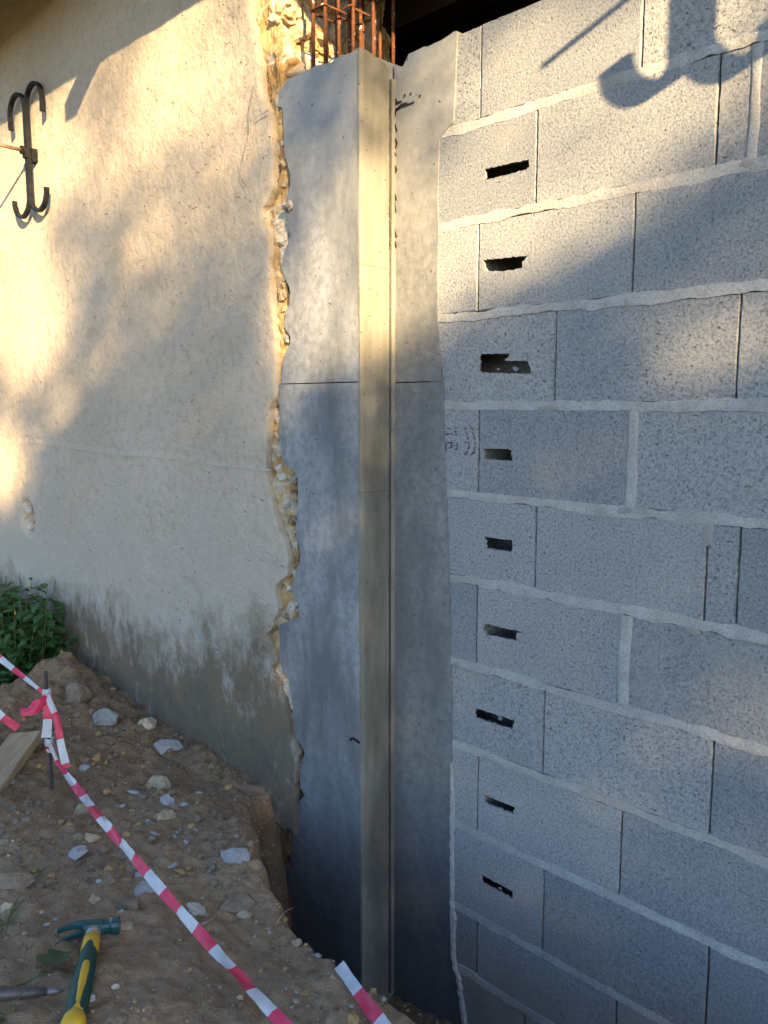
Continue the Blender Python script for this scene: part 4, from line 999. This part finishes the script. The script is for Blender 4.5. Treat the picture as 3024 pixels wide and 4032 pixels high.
for i, (px, py, wpx) in enumerate(CHIPS):
    p = ray_soil(px, py); dpt = (p-CAM).dot(FW); r = wpx/FPX*dpt*.50
    o = obj_me('concrete_chip', rock(r, 1.15, .7, .34, 700+i, .6, 2), M['chip'], None, False, 'small pale grey concrete chip scattered on the brown soil', 'concrete chip', 'small concrete chips on the soil')
    q2 = random.Random(i+50); o.location = (p.x, p.y, soil_h(p.x, p.y)+r*.12); o.rotation_euler = (q2.uniform(-.2, .6), q2.uniform(-.4, .4), q2.uniform(0, 6))
q = random.Random(21)
def scatter(name, n, lab, mats, region, rmin, rmax, kindname):
    lib = [rock(1.0, 1, .85, .65, 900+i, .42, 1) for i in range(8)]
    V = []; F = []; MI = []
    for i in range(n):
        px, py = q.uniform(region[0], region[2]), q.uniform(region[1], region[3])
        p = ray_soil(px, py)
        if p.y > -.19 and p.x < -1.0: continue
        if p.y > -.16 and p.x < -.66 or p.y > -.01: continue
        r = rmin*(rmax/rmin)**(q.random()**2.2); me = lib[i % 8]; o = len(V); rt = Matrix.Rotation(q.uniform(0, 6.28), 3, 'Z') @ Matrix.Rotation(q.uniform(-.5, .5), 3, 'X')
        b = Vector((p.x, p.y, soil_h(p.x, p.y)+r*.1)); V += [b+rt @ (v.co*r) for v in me.vertices]
        mi = q.choice(mats); 
        for f in me.polygons: F.append(tuple(k+o for k in f.vertices)); MI.append(mi)
    o = obj(name, V, F, None, kind='stuff', label=lab, cat='gravel')
    names = ['st_brown', 'st_tan', 'st_ochre', 'st_white', 'chip']
    for m in names: o.data.materials.append(M[m])
    o.data.polygons.foreach_set('material_index', MI); return o
scatter('gravel', 1300, 'small pebbles and crumbs scattered all over the dug soil', [0, 0, 0, 0, 0, 0, 1, 2, 2], (0, 2480, 1300, 4032), .0022, .010, 'gravel')
scatter('soil_clods', 1500, 'brown crumbly clods strewn over the soil mound', [0, 0, 0, 0, 0, 2], (0, 2500, 1300, 3500), .005, .024, 'clods')
V = []; F = []; MI = []; lib = [rock(1.0, 1, .9, .7, 950+i, .5, 1) for i in range(8)]
for i in range(6500):
    x, y = q.uniform(-3.0, .35), -.19-1.4*q.random()**1.3
    if pit_dist(x, y) > -.02: continue
    if q.random() > .35+.65*sstep(-.6, -1.8, x): continue
    r = .0025*(4.0**(q.random()**2)); me = lib[i % 8]; o = len(V); rt = Matrix.Rotation(q.uniform(0, 6.28), 3, 'Z') @ Matrix.Rotation(q.uniform(-.8, .8), 3, 'X')
    b = Vector((x, y, soil_h(x, y)+r*.2)); V += [b+rt @ (v.co*r) for v in me.vertices]
    F += [tuple(k+o for k in f.vertices) for f in me.polygons]
obj('soil_crumbs', V, F, M['soil'], kind='stuff', label='loose crumbs of brown earth covering the dug soil', cat='soil')
scatter('trench_rubble', 500, 'small crumbs on the trench floor at the foot of the column', [0, 0, 1, 2, 4], (1100, 3600, 1900, 4032), .003, .014, 'gravel')

# ---- plants
def leaf_geo(p, dirv, nrm, ln, wd, fold=.25, lobes=0, seed=0):
    d = Vector(dirv).normalized(); n_ = Vector(nrm).normalized(); s_ = d.cross(n_).normalized(); n_ = s_.cross(d)
    prof = [(0, .0), (.18, .75), (.42, 1.0), (.62, .62 if lobes else .85), (.78, .72 if lobes else .55), (1, 0)]
    V = []; F = []
    for t, w_2 in prof:
        c = p+d*ln*t-n_*ln*.22*t*t
        V += [c-s_*wd*w_2/2+n_*fold*wd*w_2*.5, c, c+s_*wd*w_2/2+n_*fold*wd*w_2*.5]
    for i in range(5): a = 3*i; F += [(a, a+1, a+4, a+3), (a+1, a+2, a+5, a+4)]
    return V, F
def bush(name, label, c, rx, ry, h, n, lmin, lmax, seed, flowers=()):
    q = random.Random(seed); t = thing(name, label, 'plant', c); V = []; F = []; SV = []; SF = []
    ns = max(4, int(n/22))
    for k in range(ns):
        a = q.uniform(0, 6.28); rr = math.sqrt(q.random()); b = Vector((c[0]+rx*.6*rr*math.cos(a), c[1]+ry*.6*rr*math.sin(a), c[2]-.03)); ht = h*q.uniform(.45, 1.0)
        tip = b+Vector((rx*.55*math.cos(a)*rr+q.uniform(-.06, .06), ry*.55*math.sin(a)*rr+q.uniform(-.06, .06), ht)); md = b.lerp(tip, .5)+Vector((0, 0, .06*h))
        P = catmull([b, md, tip], 5); v, f = tube(P, [.004*(1-.6*i/10) for i in range(len(P))], 5); o = len(SV); SV += v; SF += [tuple(i+o for i in g) for g in f]
        for i in range(22):
            u = q.uniform(.2, 1.0); p = P[min(len(P)-1, int(u*(len(P)-1)))]; a2_ = q.uniform(0, 6.28); el = q.uniform(-.2, .7); d = Vector((math.cos(a2_)*math.cos(el), math.sin(a2_)*math.cos(el), math.sin(el)))
            stl = q.uniform(.01, .05); l_ = q.uniform(lmin, lmax)
            v, f = leaf_geo(p+d*stl, d+Vector((0, 0, -.25)), Vector((q.uniform(-.5, .5), q.uniform(-.9, .2), 1)), l_, l_*q.uniform(.55, .8), .25, 1)
            o = len(V); V += v; F += [tuple(i+o for i in g) for g in f]
    part('foliage', t, V, F, M['leaf'], False); part('stems', t, SV, SF, M['stem'], True)
    for (px, py) in flowers:
        p = at_depth(px, py, (Vector(c)-CAM).dot(FW)*.96)
        vv = []
        for k in range(4):
            a = k*math.pi/2+.4; vv.append(leaf_geo(p, Vector((math.cos(a)*.8, -.5, math.sin(a)*.8)), Vector((0, -1, .3)), .013, .012, .1))
        part('flower', t, *join(*vv), M['petal'])
    return t
bush('celandine_bush', 'dense dark green weed bush with tiny yellow flowers against the render', (-3.04, -.34, .24), .24, .13, .68, 1250, .04, .075, 5, [(112, 2302), (62, 2412), (232, 2477)])
bush('nettle_bush', 'dark green leafy weed growing outside the tape, beyond the mound', (-3.5, -.42, .2), .42, .2, .66, 900, .04, .075, 6)
bush('low_weed', 'low dark weeds at the foot of the bush behind the mound', (-2.92, -.50, .25), .20, .10, .25, 300, .025, .05, 8)
def sprig(name, label, px, py, n, l, seed, m='grass'):
    q = random.Random(seed); p = ray_soil(px, py); p.z = soil_h(p.x, p.y)-.004; t = thing(name, label, 'plant', p); V = []; F = []
    for i in range(n):
        a = q.uniform(0, 6.28); el = q.uniform(.2, 1.2); d = Vector((math.cos(a)*math.cos(el), math.sin(a)*math.cos(el), math.sin(el))); ln = l*q.uniform(.5, 1)
        v, f = leaf_geo(p+Vector((q.uniform(-.01, .01), q.uniform(-.01, .01), 0)), d, Vector((0, 0, 1))+d*.2, ln, ln*(.05 if m == 'grass' else .55), .2); o = len(V); V += v; F += [tuple(k+o for k in g) for g in f]
    part('blades', t, V, F, M[m]); return t
sprig('weed_seedling', 'small bright green seedling at the foot of the render', 890, 2925, 7, .05, 1, 'leaf')
sprig('weed_seedling', 'small green seedling lower down beside the trench brink', 1020, 3010, 5, .045, 2, 'leaf')
sprig('grass_tuft', 'green grass sprig beside a brown stone', 140, 3445, 9, .09, 3)
sprig('grass_tuft', 'tiny bright green sprig above the hammer', 240, 3505, 6, .035, 4)
sprig('grass_tuft', 'dark grass tuft under the broad brown rock', 20, 3640, 16, .10, 5)
sprig('grass_tuft', 'short green blades below the chisel bar', 30, 4005, 12, .08, 6)
sprig('grass_tuft', 'wispy dry grass hanging on the trench edge by the loose tape', 1500, 3975, 6, .06, 7)
sprig('grass_tuft', 'long thin grass blades at the foot of the recessed column face', 1690, 3950, 6, .16, 8)
sprig('grass_tuft', 'sparse grass blades in the trench corner by the blocks', 1775, 3930, 6, .12, 9)
# fallen leaf with a long stalk
q = random.Random(9); lp = ray_soil(185, 3840); lt = ray_soil(255, 3765)
fl = thing('fallen_leaf', 'wilted green leaf with long stalk lying by the hammer claw', 'leaf', lp)
dl = (lt-lp); dl.z = 0
V, F = leaf_geo(Vector((lp.x, lp.y, soil_h(lp.x, lp.y)+.012)), dl, (0, 0, 1), .085, .085, .3, 1)
part('blade', fl, [v+Vector((0, 0, .012*abs(n3(v.x*40, v.y*40, 1)))) for v in V], F, M['leaf_dry'], True)
sk = [ray_soil(185, 3838), ray_soil(150, 3862), ray_soil(110, 3885), ray_soil(60, 3902)]
part('stalk', fl, *tube(catmull([Vector((p.x, p.y, soil_h(p.x, p.y)+.008)) for p in sk], 6), .0022, 5), M['stem'], True)
# dry twigs
for i, (pts, lab) in enumerate(((((560, 3640), (835, 3650), (850, 3600), (842, 3570)), 'thin pale curled straw lying on the soil'), (((1085, 3640), (1120, 3610), (1160, 3615)), 'thin dry root poking out at the trench brink'))):
    if i == 0: pts = ((790, 3650), (828, 3648), (848, 3610), (842, 3575))
    P = [ray_soil(*p) for p in pts]; V, F = tube(catmull([Vector((p.x, p.y, soil_h(p.x, p.y)+.005)) for p in P], 6), .0018, 5); tag(obj('dry_straw', V, F, M['st_tan'], None, True), lab, 'straw')

# ---- unseen tree and added hedge towards the sun: they shade the walls
def wall_uv(p):                                     # where the sun ray through p meets the plane of the blocks
    t = p.y/SUN.y; return p.x-SUN.x*t, p.z-SUN.z*t
D_ = 1.8228
def blob(px, py, rx, ry, T, y=WALL_Y, x=None):
    f_ = (lambda a, b: on_y(a*D_, b*D_, y)) if x is None else (lambda a, b: on_x(a*D_, b*D_, x))
    c = wall_uv(f_(px, py)); a = wall_uv(f_(px+rx, py)); b = wall_uv(f_(px, py+ry))
    return c, (a[0]-c[0], a[1]-c[1]), (b[0]-c[0], b[1]-c[1]), T
BLOBS = [blob(380, 160, 90, 130, 1.3), blob(250, 330, 80, 70, .65), blob(15, 520, 60, 160, 1.7), blob(50, 690, 65, 120, 1.3), blob(100, 380, 60, 90, 1.0), blob(5, 1000, 35, 60, 1.6), blob(120, 760, 60, 70, .4),
         blob(300, 330, 230, 220, .27), blob(520, 180, 80, 160, .42), blob(560, 420, 60, 120, .3), blob(160, 560, 70, 60, .35), blob(330, 560, 60, 90, .22),
         blob(690, 260, 90, 110, .15, COL_Y), blob(805, 575, 80, 130, 3.5, x=STEP_X), blob(805, 260, 60, 150, .5, x=STEP_X),
         blob(1500, 90, 120, 110, .8, 0),
         blob(890, 520, 50, 140, .28, 0), blob(1640, 1480, 90, 120, .06, 0)]
LE, LF = wall_uv(on_y(950*D_, 700*D_, 0)), wall_uv(on_y(1656*D_, 300*D_, 0))
LG, LH = wall_uv(on_y(1250*D_, 960*D_, 0)), wall_uv(on_y(1640*D_, 680*D_, 0))
POST = [blob(805, 580, 70, 110, 2.0, x=STEP_X), blob(10, 560, 50, 150, 1.5), blob(40, 690, 60, 90, .8), blob(2, 1000, 30, 50, .9), blob(390, 150, 60, 110, .8), blob(100, 300, 50, 60, .7)]
def trans(u, v):  # wanted sunlight at each wall point; crown leaves are thinned to let it through
    T = .004
    for c, a, b, t in BLOBS:
        det = a[0]*b[1]-a[1]*b[0]; du, dv = u-c[0], v-c[1]
        s_ = (du*b[1]-dv*b[0])/det; r_ = (a[0]*dv-a[1]*du)/det
        T += t*math.exp(-.9*(s_*s_+r_*r_))
    if v > 2.86: T = max(T, .95 if -1.45 < u < -.35 else T)
    if v > 3.0 and u < -1.4: T = max(T, .5)
    if u > .40 and 2.1 < v < 2.62: T *= lerp(1, .1, sstep(.40, .50, u))
    if u > -.5:
        d = (v-LE[1])-(LF[1]-LE[1])*(u-LE[0])/(LF[0]-LE[0]); T = max(T, .95*sstep(-.10, .22, d)*sstep(.62, .42, u)*sstep(2.86, 2.82, v))
        d2_ = (v-LG[1])-(LH[1]-LG[1])*(u-LG[0])/(LH[0]-LG[0]); T = max(T, .18*math.exp(-(d2_/.10)**2)*sstep(.02, .35, u))
    a_, b_ = (u+.3*v)*.9, (v-.3*u)*2.6
    T *= .95+.55*n3(a_, b_, 4)*sstep(0, -.9, u)
    for c, a, b, t in POST:
        det = a[0]*b[1]-a[1]*b[0]; du, dv = u-c[0], v-c[1]
        s_ = (du*b[1]-dv*b[0])/det; r_ = (a[0]*dv-a[1]*du)/det; T += t*math.exp(-.9*(s_*s_+r_*r_))
    return max(.0015, min(1, T))
q = random.Random(77); V = []; F = []
DN = Vector((0, 0, 0))
def add_leaf(p, size):
    d = Vector((q.gauss(0, 1), q.gauss(0, 1), q.gauss(0, 1))).normalized(); e = d.cross(Vector((q.gauss(0, 1), q.gauss(0, 1), q.gauss(0, 1)))).normalized()
    o = len(V); V.extend([p-d*size, p-d*size*.1+e*size*.45, p+d*size, p-d*size*.1-e*size*.45]); F.append((o, o+1, o+2, o+3))
U0, U1, V0, V1 = -6.8, 2.4, -2.2, 3.9
N = 0; LA = 2*.065*.065*.45; eff = .5*LA/(-SUN.y)
for k in range(int((U1-U0)*(V1-V0)*6.5/eff)):
    u, v = q.uniform(U0, U1), q.uniform(V0, V1); tau = min(6.5, -math.log(trans(u, v)))
    if q.random() < tau/6.5:
        t = q.uniform(18.0, 24.0) if u < -1.25 else q.uniform(13.0, 17.0); add_leaf(Vector((u, 0, v))+SUN*t, .065); N += 1
tb = Vector((-1.2, 0, 1.0))+SUN*15.0
tree = thing('shade_tree', 'unseen broad leafy tree, its crown thinned to shape sunlight on the walls', 'tree', (tb.x, tb.y, .33))
part('crown', tree, V, F, M['leaf2'])
base = Vector((tb.x+.6, tb.y-.3, .2))
part('trunk', tree, *tube(catmull([base, base+Vector((.05, .02, 1.6)), base+Vector((-.1, .1, 3.4)), base+Vector((-.3, .15, 5.2))], 6), [.19-.006*i for i in range(19)], 10), M['bark'], True)
for i in range(9):
    a = i*2.4; b = base+Vector((-.08, .07, 2.2+.3*i)); tip = b+Vector((math.cos(a)*1.6, math.sin(a)*1.0, 1.1))
    part('limb', tree, *tube(catmull([b, b.lerp(tip, .5)+Vector((0, 0, .15)), tip], 5), [.045-.0035*k for k in range(11)], 7), M['bark'], True)
V = []; F = []
for i in range(9000):
    p = Vector((tb.x+q.uniform(-4.5, 4.5), tb.y-1.4+q.gauss(0, .45), .33+abs(q.gauss(0, .75)))); add_leaf(p, .08)
hedge = thing('shade_hedge', 'dense low hedge behind the tree, added to shade the soil', 'hedge', (tb.x, tb.y-1.4, .33)); part('foliage', hedge, V, F, M['leaf2'])  # hedge added to keep sun off the soil
for i in range(14):
    x = tb.x-4.2+i*.65; part('stem', hedge, *tube([(x, tb.y-1.4, .25), (x+q.uniform(-.1, .1), tb.y-1.4+q.uniform(-.1, .1), 1.2)], .02, 6), M['bark'])
print('leaves', N)
